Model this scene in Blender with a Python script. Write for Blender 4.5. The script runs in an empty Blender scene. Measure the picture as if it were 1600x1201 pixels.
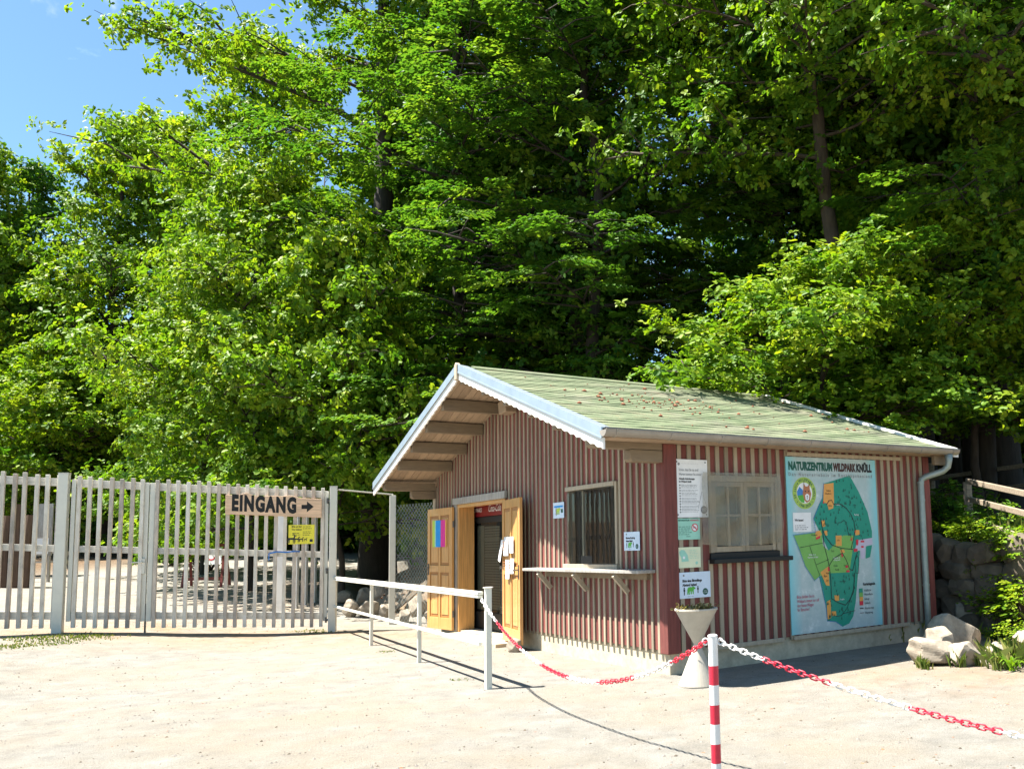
import bpy, math, random
import numpy as np
from mathutils import Vector, Matrix
R = math.radians
scene = bpy.context.scene
COL = scene.collection
rnd = random.Random(7)

# ------------------------------------------------------------------ camera (solved from the photograph's vanishing lines)
F, PX, PY = 1351.54, 1113.06, 703.21
M = np.array([[0.99955492, 0.00304515, -0.02967641],
              [-0.02983224, 0.10203042, -0.99433386],
              [0.0, 0.99477662, 0.10207585]])
CAM = np.array([0.0, 0.0, 1.5])
YAW = 0.645126
O = np.array([-0.54693805, 9.86435229, 0.0])            # near foot corner of the hut
A = np.array([math.cos(YAW), math.sin(YAW), 0.0])        # along the side wall, away
B = np.array([-math.sin(YAW), math.cos(YAW), 0.0])       # along the gable wall, away
UP = np.array([0, 0, 1.0])


def ray(u, v):
    d = M.T @ np.array([(u - PX) / F, (v - PY) / F, 1.0])
    return d / np.linalg.norm(d)


def on_plane(u, v, P, n):
    d = ray(u, v)
    return CAM + d * (np.dot(P - CAM, n) / np.dot(d, n))


def at_depth(u, v, d):
    return CAM + M.T @ np.array([(u - PX) / F * d, (v - PY) / F * d, d])


def hut_local(P):
    d = np.asarray(P) - O
    return np.array([d @ A, d @ B, d[2]])


def on_side(u, v, off=0.0):      # hut's side wall -> local (x, z)
    q = hut_local(on_plane(u, v, O + B * off, B))
    return q[0], q[2]


def on_gable(u, v, off=0.0):     # hut's gable wall -> local (y, z)
    q = hut_local(on_plane(u, v, O + A * off, A))
    return q[1], q[2]


# ------------------------------------------------------------------ materials
def nt(name):
    m = bpy.data.materials.new(name)
    m.use_nodes = True
    t = m.node_tree
    return m, t, t.nodes['Principled BSDF'], t.nodes['Material Output']


def noise(t, scale, detail=4, rough=.6, stretch=None, coord='Object'):
    tc = t.nodes.new('ShaderNodeTexCoord')
    n = t.nodes.new('ShaderNodeTexNoise')
    n.inputs['Scale'].default_value = scale
    n.inputs['Detail'].default_value = detail
    n.inputs['Roughness'].default_value = rough
    if stretch:
        mp = t.nodes.new('ShaderNodeMapping')
        mp.inputs['Scale'].default_value = stretch
        t.links.new(tc.outputs[coord], mp.inputs['Vector'])
        t.links.new(mp.outputs['Vector'], n.inputs['Vector'])
    else:
        t.links.new(tc.outputs[coord], n.inputs['Vector'])
    return n.outputs['Fac']


def ramp(t, fac, stops):
    r = t.nodes.new('ShaderNodeValToRGB')
    el = r.color_ramp.elements
    while len(el) < len(stops):
        el.new(.5)
    for e, (p, c) in zip(el, stops):
        e.position = p
        e.color = (*c, 1)
    t.links.new(fac, r.inputs['Fac'])
    return r.outputs['Color']


def mixc(t, fac, a, b, mode='MIX'):
    n = t.nodes.new('ShaderNodeMix')
    n.data_type = 'RGBA'
    n.blend_type = mode
    for s, v in (('Factor', fac),):
        if isinstance(v, (int, float)):
            n.inputs[0].default_value = v
        else:
            t.links.new(v, n.inputs[0])
    for i, v in ((6, a), (7, b)):
        if isinstance(v, tuple):
            n.inputs[i].default_value = (*v, 1)
        else:
            t.links.new(v, n.inputs[i])
    return n.outputs[2]


def bump(t, bsdf, fac, strength=.3, dist=.02):
    b = t.nodes.new('ShaderNodeBump')
    b.inputs['Strength'].default_value = strength
    b.inputs['Distance'].default_value = dist
    t.links.new(fac, b.inputs['Height'])
    t.links.new(b.outputs['Normal'], bsdf.inputs['Normal'])


def mat(name, c, rough=.6, var=.25, scale=6, stretch=None, bmp=0.0, metal=0.0, c2=None, stain=0.0, stain_c=None, coat=0.0, piece=0.0, grime=None):
    m, t, b, o = nt(name)
    b.inputs['Roughness'].default_value = rough
    b.inputs['Metallic'].default_value = metal
    f = noise(t, scale, 5, .65, stretch)
    lo = tuple(max(0, x * (1 - var)) for x in c)
    hi = tuple(x * (1 + var * .7) for x in c) if c2 is None else c2
    col = ramp(t, f, [(.3, lo), (.7, hi)])
    if stain:
        f2 = noise(t, 1.7, 6, .7)
        rr = ramp(t, f2, [(.5, (0, 0, 0)), (.72, (stain, stain, stain))])
        col = mixc(t, rr, col, stain_c or tuple(x * .35 for x in c))
    if piece:      # every board and every slat has aged a little differently
        ge = t.nodes.new('ShaderNodeNewGeometry')
        oi = t.nodes.new('ShaderNodeObjectInfo')
        ad = t.nodes.new('ShaderNodeMath')
        ad.operation = 'ADD'
        t.links.new(ge.outputs['Random Per Island'], ad.inputs[0])
        t.links.new(oi.outputs['Random'], ad.inputs[1])
        fr_ = t.nodes.new('ShaderNodeMath')
        fr_.operation = 'FRACT'
        t.links.new(ad.outputs[0], fr_.inputs[0])
        g0, g1 = .5 - piece / 2, .5 + piece / 2
        col = mixc(t, 1.0, col, ramp(t, fr_.outputs[0], [(0, (g0, g0, g0)), (1, (g1, g1, g1))]), 'OVERLAY')
    if grime:      # splashed earth near the foot (object height)
        tcg = t.nodes.new('ShaderNodeTexCoord')
        sg = t.nodes.new('ShaderNodeSeparateXYZ')
        t.links.new(tcg.outputs['Object'], sg.inputs[0])
        nz = noise(t, 9, 5, .7)
        sb = t.nodes.new('ShaderNodeMath')
        sb.operation = 'MULTIPLY_ADD'
        t.links.new(nz, sb.inputs[0])
        sb.inputs[1].default_value = -.9
        t.links.new(sg.outputs['Z'], sb.inputs[2])
        col = mixc(t, ramp(t, sb.outputs[0], [(max(0, grime - .3), (.75, .75, .75)), (grime, (0, 0, 0))]), col, (.20, .165, .12))
    t.links.new(col, b.inputs['Base Color'])
    if bmp:
        bump(t, b, f, bmp, .01)
    if coat:
        b.inputs['Coat Weight'].default_value = coat
    return m


def flatmat(name, c, rough=.6, spec=.3):
    m, t, b, o = nt(name)
    f = noise(t, 9, 3)
    col = ramp(t, f, [(.3, tuple(x * .93 for x in c)), (.7, tuple(min(1, x * 1.04) for x in c))])
    t.links.new(col, b.inputs['Base Color'])
    b.inputs['Roughness'].default_value = rough
    b.inputs['Specular IOR Level'].default_value = spec
    return m


G = {}
G['red'] = mat('red_wood_stain', (.195, .050, .040), .75, .35, 3, (9, 9, .7), .25, stain=.35, stain_c=(.2, .085, .07), piece=.22)
G['batten'] = mat('cream_batten_paint', (.310, .255, .180), .7, .2, 4, (9, 9, .8), .2, stain=.3, stain_c=(.25, .21, .16), piece=.24)
G['trim'] = mat('beige_trim_paint', (.40, .33, .24), .7, .2, 4, (6, 6, 1), .2)
G['beam'] = mat('brown_beam_paint', (.205, .15, .095), .7, .2, 5, (1, 6, 6), .2)
G['soffit'] = mat('soffit_boards', (.37, .265, .175), .7, .2, 5, (8, 1, 1), .2, piece=.2)
G['white'] = mat('white_board_paint', (.74, .72, .68), .55, .07, 6, None, .1)
G['zinc'] = mat('zinc_sheet', (.36, .42, .48), .42, .12, 5, None, .05, .55)
G['pipe'] = mat('weathered_zinc_pipe', (.30, .35, .33), .5, .2, 7, None, .1, .4, stain=.4, stain_c=(.2, .27, .23))
G['gutter'] = mat('gutter_zinc_ground_tint', (.31, .275, .235), .5, .15, 6, None, .05, .25, stain=.4, stain_c=(.21, .18, .145))  # zinc coloured brown to stand for the ground reflected in it
G['plinth'] = mat('rendered_plinth', (.50, .43, .31), .9, .2, 9, None, .4, stain=.6, stain_c=(.24, .20, .13))
G['pine'] = mat('varnished_pine', (.60, .31, .10), .4, .28, 3, (14, 14, .6), .1, coat=.3)
G['pinedark'] = mat('pine_groove', (.36, .16, .045), .5, .2, 3, (14, 14, .6))
G['grey_wood'] = mat('weathered_grey_wood', (.36, .33, .29), .8, .3, 5, (5, 5, .7), .35, stain=.5, stain_c=(.16, .135, .11))
G['slat_wood'] = mat('weathered_slat_wood', (.60, .54, .455), .8, .25, 5, (5, 5, .7), .35, stain=.55, stain_c=(.20, .17, .135), piece=.34)
G['rail_wood'] = mat('grey_gate_rail', (.58, .56, .50), .7, .2, 4, (.8, 6, 6), .2)
G['alu'] = mat('pale_painted_metal', (.66, .64, .55), .5, .08, 4)
G['sign_wood'] = mat('carved_sign_wood', (.74, .50, .32), .6, .3, 2.2, (1, 5, 9), .3)
G['black'] = flatmat('black_paint', (.012, .012, .012), .5)
G['blacksheet'] = flatmat('black_sill_sheet', (.012, .013, .013), .45)
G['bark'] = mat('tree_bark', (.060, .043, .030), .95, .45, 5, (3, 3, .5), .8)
G['bark_dark'] = mat('shaded_tree_bark', (.034, .026, .019), .95, .45, 5, (3, 3, .5), .8)  # darker copy of the bark, the wood's shade put into its colour
G['bark_pale'] = mat('pale_tree_bark', (.12, .088, .062), .95, .4, 5, (3, 3, .5), .8)
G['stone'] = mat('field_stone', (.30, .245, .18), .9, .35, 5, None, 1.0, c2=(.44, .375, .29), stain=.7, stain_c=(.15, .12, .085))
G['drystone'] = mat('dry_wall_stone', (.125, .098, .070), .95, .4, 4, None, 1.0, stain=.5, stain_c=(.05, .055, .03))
G['concrete'] = mat('planter_concrete', (.41, .375, .315), .85, .12, 7, None, .3, stain=.55, stain_c=(.33, .29, .22))
G['redplast'] = mat('red_plastic', (.56, .014, .042), .45, .12, 30, stain=.3, stain_c=(.36, .07, .07))
G['whiteplast'] = mat('white_plastic', (.74, .72, .70), .45, .06, 30, stain=.35, stain_c=(.50, .46, .41))
G['paper'] = flatmat('white_paper', (.80, .80, .80), .5)
G['bluepaper'] = flatmat('pale_blue_paper', (.62, .72, .84), .45)
G['mintpaper'] = flatmat('mint_paper', (.32, .62, .50), .4)
G['creampaper'] = flatmat('cream_paper', (.70, .74, .52), .45)
G['yellow'] = flatmat('yellow_sign', (.80, .72, .06), .4)
G['ink'] = flatmat('dark_ink', (.03, .03, .035), .6)
G['greyink'] = flatmat('grey_ink', (.24, .24, .25), .6)
G['green'] = flatmat('leaf_green_print', (.10, .42, .06), .5)
G['darkgreen'] = flatmat('dark_green_print', (.015, .10, .075), .5)
G['logo_green'] = flatmat('logo_lime_print', (.36, .52, .10), .5)
G['teal'] = flatmat('map_forest_teal', (.012, .27, .19), .4)
G['meadow'] = flatmat('map_meadow_green', (.18, .42, .10), .4)
G['orange'] = flatmat('map_orange', (.72, .34, .08), .4)
G['mapred'] = flatmat('map_red', (.62, .03, .06), .4)
G['lilac'] = flatmat('map_lilac', (.52, .48, .60), .4)
G['mapblue'] = flatmat('map_blue', (.05, .22, .55), .4)
G['magenta'] = flatmat('magenta_print', (.70, .03, .28), .5)
G['cyan'] = flatmat('cyan_print', (.01, .28, .72), .5)
G['lime'] = flatmat('lime_print', (.45, .62, .08), .5)
G['mutered'] = flatmat('muted_red_print', (.50, .06, .12), .5)
G['fox'] = flatmat('lynx_brown_print', (.46, .18, .09), .5)
G['fox_dark'] = flatmat('dark_brown_print', (.07, .03, .025), .5)
G['chalkboard'] = flatmat('chalkboard', (.022, .023, .026), .6)
G['chalk'] = flatmat('chalk', (.62, .62, .62), .8)
G['cokered'] = flatmat('fridge_red', (.20, .012, .018), .3)
G['shutter'] = mat('pale_shutter_paint', (.15, .135, .095), .6, .1, 5)
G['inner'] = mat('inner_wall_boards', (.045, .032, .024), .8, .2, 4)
G['steel'] = mat('dark_steel', (.14, .13, .12), .45, .2, 8, None, 0, .7)
G['brick'] = mat('far_brick', (.42, .19, .13), .9, .3, 8)
G['soil'] = mat('dark_soil', (.05, .035, .022), 1, .5, 30, None, .6)
G['fence_wood'] = mat('old_fence_wood', (.26, .205, .145), .85, .35, 4, (1, 6, 6), .4)
G['palisade'] = mat('dark_palisade_wood', (.10, .058, .036), .9, .4, 4, (6, 6, .6), .4)
G['redframe'] = mat('red_brown_frame', (.20, .035, .025), .6, .2, 5)
G['blue'] = flatmat('blue_strap', (.03, .20, .62), .5)
G['litter'] = mat('dry_leaf_litter', (.30, .13, .055), .9, .5, 20)
G['cone'] = mat('dry_moss_clump', (.20, .075, .035), .95, .5, 25, None, .5)
G['pebble'] = mat('gravel_pebble', (.21, .19, .165), .9, .4, 30)


def glass(name, tint=(.9, .95, .93), refl_rough=.0):
    m, t, b, o = nt(name)
    t.nodes.remove(b)
    tr = t.nodes.new('ShaderNodeBsdfTransparent')
    tr.inputs['Color'].default_value = (*tint, 1)
    gl = t.nodes.new('ShaderNodeBsdfGlossy')
    gl.inputs['Roughness'].default_value = refl_rough
    fr = t.nodes.new('ShaderNodeFresnel')
    fr.inputs['IOR'].default_value = 1.45
    wv = noise(t, 1.3, 2)
    bp = t.nodes.new('ShaderNodeBump')
    bp.inputs['Strength'].default_value = .012
    bp.inputs['Distance'].default_value = .05
    t.links.new(wv, bp.inputs['Height'])
    t.links.new(bp.outputs['Normal'], gl.inputs['Normal'])
    mx = t.nodes.new('ShaderNodeMixShader')
    t.links.new(fr.outputs['Fac'], mx.inputs[0])
    t.links.new(tr.outputs[0], mx.inputs[1])
    t.links.new(gl.outputs[0], mx.inputs[2])
    t.links.new(mx.outputs[0], o.inputs['Surface'])
    return m


G['glass'] = glass('window_glass')


def film_mat():
    m, t, b, o = nt('plastic_film')
    t.nodes.remove(b)
    tr = t.nodes.new('ShaderNodeBsdfTransparent')
    df = t.nodes.new('ShaderNodeBsdfDiffuse')
    df.inputs['Color'].default_value = (.30, .27, .19, 1)
    gl = t.nodes.new('ShaderNodeBsdfGlossy')
    gl.inputs['Roughness'].default_value = .18
    f = noise(t, 3.2, 7, .72)
    cr = ramp(t, f, [(.35, (.34, .34, .34)), (.72, (.58, .58, .58))])
    bp = t.nodes.new('ShaderNodeBump')
    bp.inputs['Strength'].default_value = .6
    bp.inputs['Distance'].default_value = .04
    t.links.new(f, bp.inputs['Height'])
    t.links.new(bp.outputs['Normal'], gl.inputs['Normal'])
    m1 = t.nodes.new('ShaderNodeMixShader')
    m1.inputs[0].default_value = .10
    t.links.new(df.outputs[0], m1.inputs[1])
    t.links.new(gl.outputs[0], m1.inputs[2])
    m2 = t.nodes.new('ShaderNodeMixShader')
    t.links.new(cr, m2.inputs[0])
    t.links.new(tr.outputs[0], m2.inputs[1])
    t.links.new(m1.outputs[0], m2.inputs[2])
    t.links.new(m2.outputs[0], o.inputs['Surface'])
    return m


G['film'] = film_mat()


def leaf_mat(name, dark, mid, light, trans=.44):
    m, t, b, o = nt(name)
    at = t.nodes.new('ShaderNodeAttribute')
    at.attribute_name = 'tone'
    col = ramp(t, at.outputs['Fac'], [(0, dark), (.5, mid), (1, light)])
    b.inputs['Roughness'].default_value = .52
    b.inputs['Specular IOR Level'].default_value = .22
    t.links.new(col, b.inputs['Base Color'])
    tl = t.nodes.new('ShaderNodeBsdfTranslucent')
    tc = mixc(t, 1.0, col, (1.15, 1.2, .45), 'MULTIPLY')
    t.links.new(tc, tl.inputs['Color'])
    mx = t.nodes.new('ShaderNodeMixShader')
    mx.inputs[0].default_value = trans
    t.links.new(b.outputs[0], mx.inputs[1])
    t.links.new(tl.outputs[0], mx.inputs[2])
    t.links.new(mx.outputs[0], o.inputs['Surface'])
    return m


G['oak_leaf'] = leaf_mat('oak_leaf', (.055, .150, .012), (.155, .270, .016), (.325, .385, .026))
G['beech_leaf'] = leaf_mat('beech_leaf', (.034, .115, .016), (.095, .205, .022), (.235, .325, .032))
G['maple_leaf'] = leaf_mat('maple_leaf', (.034, .115, .016), (.080, .185, .022), (.165, .270, .032))
G['withered'] = leaf_mat('withered_leaf', (.06, .045, .02), (.16, .12, .05), (.40, .33, .15), .3)
G['grass'] = leaf_mat('grass_blade', (.07, .12, .02), (.13, .18, .03), (.28, .27, .09), .3)


def roof_mat():
    m, t, b, o = nt('mossy_roof_felt')
    f = noise(t, 1.5, 9, .78)
    f2 = noise(t, 45, 3, .6)
    f3 = noise(t, .9, 5, .7)
    col = ramp(t, f, [(.26, (.055, .080, .034)), (.44, (.095, .124, .060)), (.58, (.140, .158, .088)), (.74, (.165, .115, .065))])
    col = mixc(t, ramp(t, f3, [(.5, (0, 0, 0)), (.72, (.65, .65, .65))]), col, (.165, .145, .115))
    col = mixc(t, ramp(t, noise(t, 6.5, 6, .75), [(.60, (0, 0, 0)), (.72, (.7, .7, .7))]), col, (.21, .125, .06))
    col = mixc(t, .7, col, ramp(t, f2, [(.3, (.35, .35, .35)), (.7, (.75, .75, .75))]), 'OVERLAY')
    t.links.new(col, b.inputs['Base Color'])
    b.inputs['Roughness'].default_value = .95
    bump(t, b, f2, .5, .006)
    return m


G['roof'] = roof_mat()


def ground_mat():
    m, t, b, o = nt('gravel_and_forest_floor')
    at = t.nodes.new('ShaderNodeAttribute')
    at.attribute_name = 'zone'
    at2 = t.nodes.new('ShaderNodeAttribute')
    at2.attribute_name = 'earth'
    big = noise(t, .45, 7, .68)
    med = noise(t, 3.0, 8, .7)
    fine = noise(t, 95, 4, .75)
    vor = t.nodes.new('ShaderNodeTexVoronoi')
    vor.inputs['Scale'].default_value = 62
    tc = t.nodes.new('ShaderNodeTexCoord')
    t.links.new(tc.outputs['Object'], vor.inputs['Vector'])
    gr = ramp(t, med, [(.30, (.192, .180, .156)), (.5, (.258, .244, .214)), (.70, (.315, .301, .268))])
    gr = mixc(t, ramp(t, big, [(.42, (0, 0, 0)), (.62, (.8, .8, .8))]), gr, (.280, .240, .184))
    gr = mixc(t, .85, gr, ramp(t, fine, [(.25, (.25, .25, .25)), (.75, (.75, .75, .75))]), 'OVERLAY')
    spk = ramp(t, vor.outputs['Distance'], [(.10, (.55, .55, .55)), (.22, (0, 0, 0))])
    hue = t.nodes.new('ShaderNodeSeparateColor')
    t.links.new(vor.outputs['Color'], hue.inputs[0])
    sel = ramp(t, hue.outputs[0], [(.80, (0, 0, 0)), (.84, (1, 1, 1))])
    spk = mixc(t, 1.0, spk, sel, 'MULTIPLY')
    gr = mixc(t, spk, gr, (.12, .105, .09))
    ea = ramp(t, med, [(.3, (.24, .145, .075)), (.7, (.36, .24, .14))])
    em = t.nodes.new('ShaderNodeMath')
    em.operation = 'MULTIPLY'
    t.links.new(at2.outputs['Fac'], em.inputs[0])
    t.links.new(ramp(t, noise(t, 1.6, 6, .7), [(.35, (.1, .1, .1)), (.62, (1, 1, 1))]), em.inputs[1])
    gr = mixc(t, em.outputs[0], gr, ea)
    fl = ramp(t, noise(t, 7, 8, .75), [(.3, (.06, .04, .024)), (.5, (.13, .085, .05)), (.7, (.26, .18, .11))])
    col = mixc(t, at.outputs['Fac'], gr, fl)
    t.links.new(col, b.inputs['Base Color'])
    b.inputs['Roughness'].default_value = .95
    b.inputs['Specular IOR Level'].default_value = .15
    ad = t.nodes.new('ShaderNodeMath')
    ad.operation = 'ADD'
    ad.operation = 'MULTIPLY_ADD'
    t.links.new(med, ad.inputs[0])
    ad.inputs[1].default_value = .35
    t.links.new(fine, ad.inputs[2])
    bump(t, b, ad.outputs[0], .8, .03)
    return m


G['ground'] = ground_mat()


def map_bg_mat():
    m, t, b, o = nt('map_backdrop_print')
    tc = t.nodes.new('ShaderNodeTexCoord')
    sx = t.nodes.new('ShaderNodeSeparateXYZ')
    t.links.new(tc.outputs['Generated'], sx.inputs[0])
    edge = ramp(t, sx.outputs['X'], [(0, (1, 1, 1)), (.12, (0, 0, 0)), (.88, (0, 0, 0)), (1, (1, 1, 1))])
    f = noise(t, 5, 8, .75)
    col = ramp(t, f, [(.35, (.33, .46, .47)), (.55, (.42, .52, .53)), (.68, (.60, .68, .68))])
    col = mixc(t, edge, col, (.20, .56, .62))
    t.links.new(col, b.inputs['Base Color'])
    b.inputs['Roughness'].default_value = .35
    return m


G['mapbg'] = map_bg_mat()


# ------------------------------------------------------------------ mesh helpers
class MB:
    def __init__(s):
        s.v, s.f, s.m = [], [], []

    def add(s, vs, fs, mi=0):
        o = len(s.v)
        s.v += [tuple(float(c) for c in p) for p in vs]
        for f in fs:
            s.f.append(tuple(o + i for i in f))
            s.m.append(mi)

    def box(s, x0, y0, z0, x1, y1, z1, mi=0):
        s.add([(x0, y0, z0), (x1, y0, z0), (x1, y1, z0), (x0, y1, z0), (x0, y0, z1), (x1, y0, z1), (x1, y1, z1), (x0, y1, z1)],
              [(3, 2, 1, 0), (4, 5, 6, 7), (0, 1, 5, 4), (1, 2, 6, 5), (2, 3, 7, 6), (3, 0, 4, 7)], mi)

    def prism(s, poly, axis, a, b, mi=0):
        # poly of 2-D points extruded along axis ('x': poly=(y,z); 'y': poly=(x,z); 'z': poly=(x,y))
        def p3(p, t):
            return (t, p[0], p[1]) if axis == 'x' else (p[0], t, p[1]) if axis == 'y' else (p[0], p[1], t)
        n = len(poly)
        vs = [p3(p, a) for p in poly] + [p3(p, b) for p in poly]
        fs = [tuple(range(n))[::-1], tuple(range(n, 2 * n))]
        fs += [(i, (i + 1) % n, n + (i + 1) % n, n + i) for i in range(n)]
        s.add(vs, fs, mi)

    def face(s, pts, mi=0):
        s.add(pts, [tuple(range(len(pts)))], mi)

    def tube(s, pts, r, n=8, mi=0, cap=True):
        pts = [Vector(p) for p in pts]
        rs = r if isinstance(r, (list, tuple, np.ndarray)) else [r] * len(pts)
        vs, fs = [], []
        ref = None
        for i, p in enumerate(pts):
            d = (pts[min(i + 1, len(pts) - 1)] - pts[max(i - 1, 0)])
            d = d.normalized() if d.length > 1e-9 else Vector((0, 0, 1))
            if ref is None:
                ref = d.orthogonal().normalized()
            ref = (ref - d * ref.dot(d))
            ref = ref.normalized() if ref.length > 1e-6 else d.orthogonal().normalized()
            q = d.cross(ref)
            for k in range(n):
                t = 2 * math.pi * k / n
                vs.append(p + (ref * math.cos(t) + q * math.sin(t)) * rs[i])
        for i in range(len(pts) - 1):
            for k in range(n):
                fs.append((i * n + k, i * n + (k + 1) % n, (i + 1) * n + (k + 1) % n, (i + 1) * n + k))
        if cap:
            fs.append(tuple(range(n))[::-1])
            fs.append(tuple(range((len(pts) - 1) * n, len(pts) * n)))
        s.add(vs, fs, mi)

    def bar(s, p, q, w, h, mi=0, up=(0, 0, 1)):
        p, q = Vector(p), Vector(q)
        d = (q - p).normalized()
        u = Vector(up)
        sd = d.cross(u)
        sd = sd.normalized() if sd.length > 1e-6 else d.orthogonal().normalized()
        u = sd.cross(d)
        vs = []
        for c in (p, q):
            for a, b in ((-1, -1), (1, -1), (1, 1), (-1, 1)):
                vs.append(c + sd * (a * w / 2) + u * (b * h / 2))
        s.add(vs, [(3, 2, 1, 0), (4, 5, 6, 7), (0, 1, 5, 4), (1, 2, 6, 5), (2, 3, 7, 6), (3, 0, 4, 7)], mi)

    def lathe(s, prof, n=28, mi=0):
        vs, fs = [], []
        for r, z in prof:
            for k in range(n):
                t = 2 * math.pi * k / n
                vs.append((r * math.cos(t), r * math.sin(t), z))
        for i in range(len(prof) - 1):
            for k in range(n):
                fs.append((i * n + k, i * n + (k + 1) % n, (i + 1) * n + (k + 1) % n, (i + 1) * n + k))
        s.add(vs, fs, mi)

    def build(s, name, mats, parent=None, bevel=0, smooth=False, label=None):
        me = bpy.data.meshes.new(name)
        me.from_pydata(s.v, [], s.f)
        mats = mats if isinstance(mats, (list, tuple)) else [mats]
        for m in mats:
            me.materials.append(G[m] if isinstance(m, str) else m)
        if len(mats) > 1:
            me.polygons.foreach_set('material_index', s.m)
        if smooth:
            me.polygons.foreach_set('use_smooth', [True] * len(s.f))
        me.update()
        o = bpy.data.objects.new(name, me)
        COL.objects.link(o)
        if parent:
            o.parent = parent
        if bevel:
            b = o.modifiers.new('bevel', 'BEVEL')
            b.width = bevel
            b.segments = 2
            b.limit_method = 'ANGLE'
        if label:
            o['label'] = label
        return o


def tag(o, label, cat, group=None, kind=None):
    if label:
        o['label'] = label
    if cat:
        o['category'] = cat
    if group:
        o['group'] = group
    if kind:
        o['kind'] = kind
    return o


def empty(name, loc=(0, 0, 0), xdir=None, rz=None):
    o = bpy.data.objects.new(name, None)
    o.empty_display_size = .2
    COL.objects.link(o)
    o.location = [float(c) for c in loc]
    if xdir is not None:
        o.rotation_euler.z = math.atan2(xdir[1], xdir[0])
    elif rz is not None:
        o.rotation_euler.z = rz
    return o


def copy_tree(o, parent=None):
    c = o.copy()
    COL.objects.link(c)
    c.parent = parent
    for ch in [k for k in bpy.data.objects if k.parent == o]:
        copy_tree(ch, c)
    return c


def text(parent, s, x, z, size, m, y=-.004, align='LEFT', xs=1.0, shear=0.0, bold=0.0, name='lettering', rot=0.0, into=None, spacing=1.0):
    cu = bpy.data.curves.new('t', 'FONT')
    cu.body = s
    cu.size = size
    cu.align_x = align
    cu.shear = shear
    cu.offset = bold
    cu.space_character = spacing
    cu.resolution_u = 3
    ob = bpy.data.objects.new('t', cu)
    me = bpy.data.meshes.new_from_object(ob)
    bpy.data.objects.remove(ob)
    co = np.zeros(len(me.vertices) * 3)
    me.vertices.foreach_get('co', co)
    co = co.reshape(-1, 3)
    out = np.zeros_like(co)
    X = co[:, 0] * xs
    Zc = co[:, 1]
    c_, s_ = math.cos(rot), math.sin(rot)
    out[:, 0] = x + X * c_ - Zc * s_
    out[:, 2] = z + X * s_ + Zc * c_
    out[:, 1] = y
    if into is not None:
        into.add(out.tolist(), [tuple(p.vertices) for p in me.polygons])
        bpy.data.meshes.remove(me)
        return None
    me.vertices.foreach_set('co', out.ravel())
    me.name = name
    me.materials.clear()
    me.materials.append(G[m])
    me.update()
    o = bpy.data.objects.new(name, me)
    COL.objects.link(o)
    o.parent = parent
    return o


def text_fit(parent, s, x0, x1, z, size, m, y=-.004, bold=0.0, name='lettering'):
    mb = MB()
    text(None, s, 0, z, size, m, y, bold=bold, into=mb, spacing=1.06)
    a = min(v[0] for v in mb.v)
    b = max(v[0] for v in mb.v)
    k = (x1 - x0) / (b - a)
    mb.v = [(x0 + (v[0] - a) * k, v[1], v[2]) for v in mb.v]
    return mb.build(name, m, parent)


def texts(parent, rows, m, y=-.004, name='lettering', **kw):
    mb = MB()
    for r in rows:
        s, x, z, size = r[:4]
        k = dict(kw)
        if len(r) > 4:
            k.update(r[4])
        text(None, s, x, z, size, m, y, into=mb, **k)
    return mb.build(name, m, parent)


def flat(parent, poly, y, m, name):
    mb = MB()
    mb.face([(p[0], y, p[1]) for p in poly])
    return mb.build(name, m, parent)


def circle(cx, cz, r, n=28, rz=None):
    rz = rz or r
    return [(cx + r * math.cos(2 * math.pi * k / n), cz + rz * math.sin(2 * math.pi * k / n)) for k in range(n)]


def rect(x0, z0, x1, z1):
    return [(x0, z0), (x1, z0), (x1, z1), (x0, z1)]


# ------------------------------------------------------------------ world, sun, camera
SUN = np.array([-.457, -.026, .889])
SUN = SUN / np.linalg.norm(SUN)
el = math.asin(SUN[2])
az = math.atan2(SUN[0], SUN[1])
w = bpy.data.worlds.new('World')
scene.world = w
w.use_nodes = True
t = w.node_tree
bg = t.nodes['Background']
sky = t.nodes.new('ShaderNodeTexSky')
sky.sky_type = 'NISHITA'
sky.sun_disc = False
sky.sun_elevation = el
sky.sun_rotation = az
sky.air_density = 1.0
sky.dust_density = .35
sky.ozone_density = 1.2
tc = t.nodes.new('ShaderNodeTexCoord')
mp = t.nodes.new('ShaderNodeMapping')
mp.inputs['Scale'].default_value = (1, 1, 2.6)
mp.inputs['Location'].default_value = (.30, .1, .62)
t.links.new(tc.outputs['Generated'], mp.inputs['Vector'])
cn = t.nodes.new('ShaderNodeTexNoise')
cn.inputs['Scale'].default_value = 3.2
cn.inputs['Detail'].default_value = 8
cn.inputs['Roughness'].default_value = .6
t.links.new(mp.outputs['Vector'], cn.inputs['Vector'])
cl = ramp(t, cn.outputs['Fac'], [(.60, (0, 0, 0)), (.74, (.8, .8, .8))])
skc = mixc(t, cl, sky.outputs['Color'], (7.5, 7.8, 8.2))
vd = t.nodes.new('ShaderNodeVectorMath')
vd.operation = 'DOT_PRODUCT'
t.links.new(tc.outputs['Generated'], vd.inputs[0])
cdir = ray(120, -12)
vd.inputs[1].default_value = tuple(float(c) for c in cdir)
mr = t.nodes.new('ShaderNodeMapRange')
mr.inputs['From Min'].default_value = .9990
mr.inputs['From Max'].default_value = 1.0
t.links.new(vd.outputs['Value'], mr.inputs['Value'])
near = mr.outputs['Result']
n3 = t.nodes.new('ShaderNodeTexNoise')
n3.inputs['Scale'].default_value = 26
n3.inputs['Detail'].default_value = 7
t.links.new(tc.outputs['Generated'], n3.inputs['Vector'])
pm = t.nodes.new('ShaderNodeMath')
pm.operation = 'MULTIPLY_ADD'
t.links.new(n3.outputs['Fac'], pm.inputs[0])
pm.inputs[1].default_value = 2.4
t.links.new(near, pm.inputs[2])
pr2 = t.nodes.new('ShaderNodeMapRange')
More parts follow.
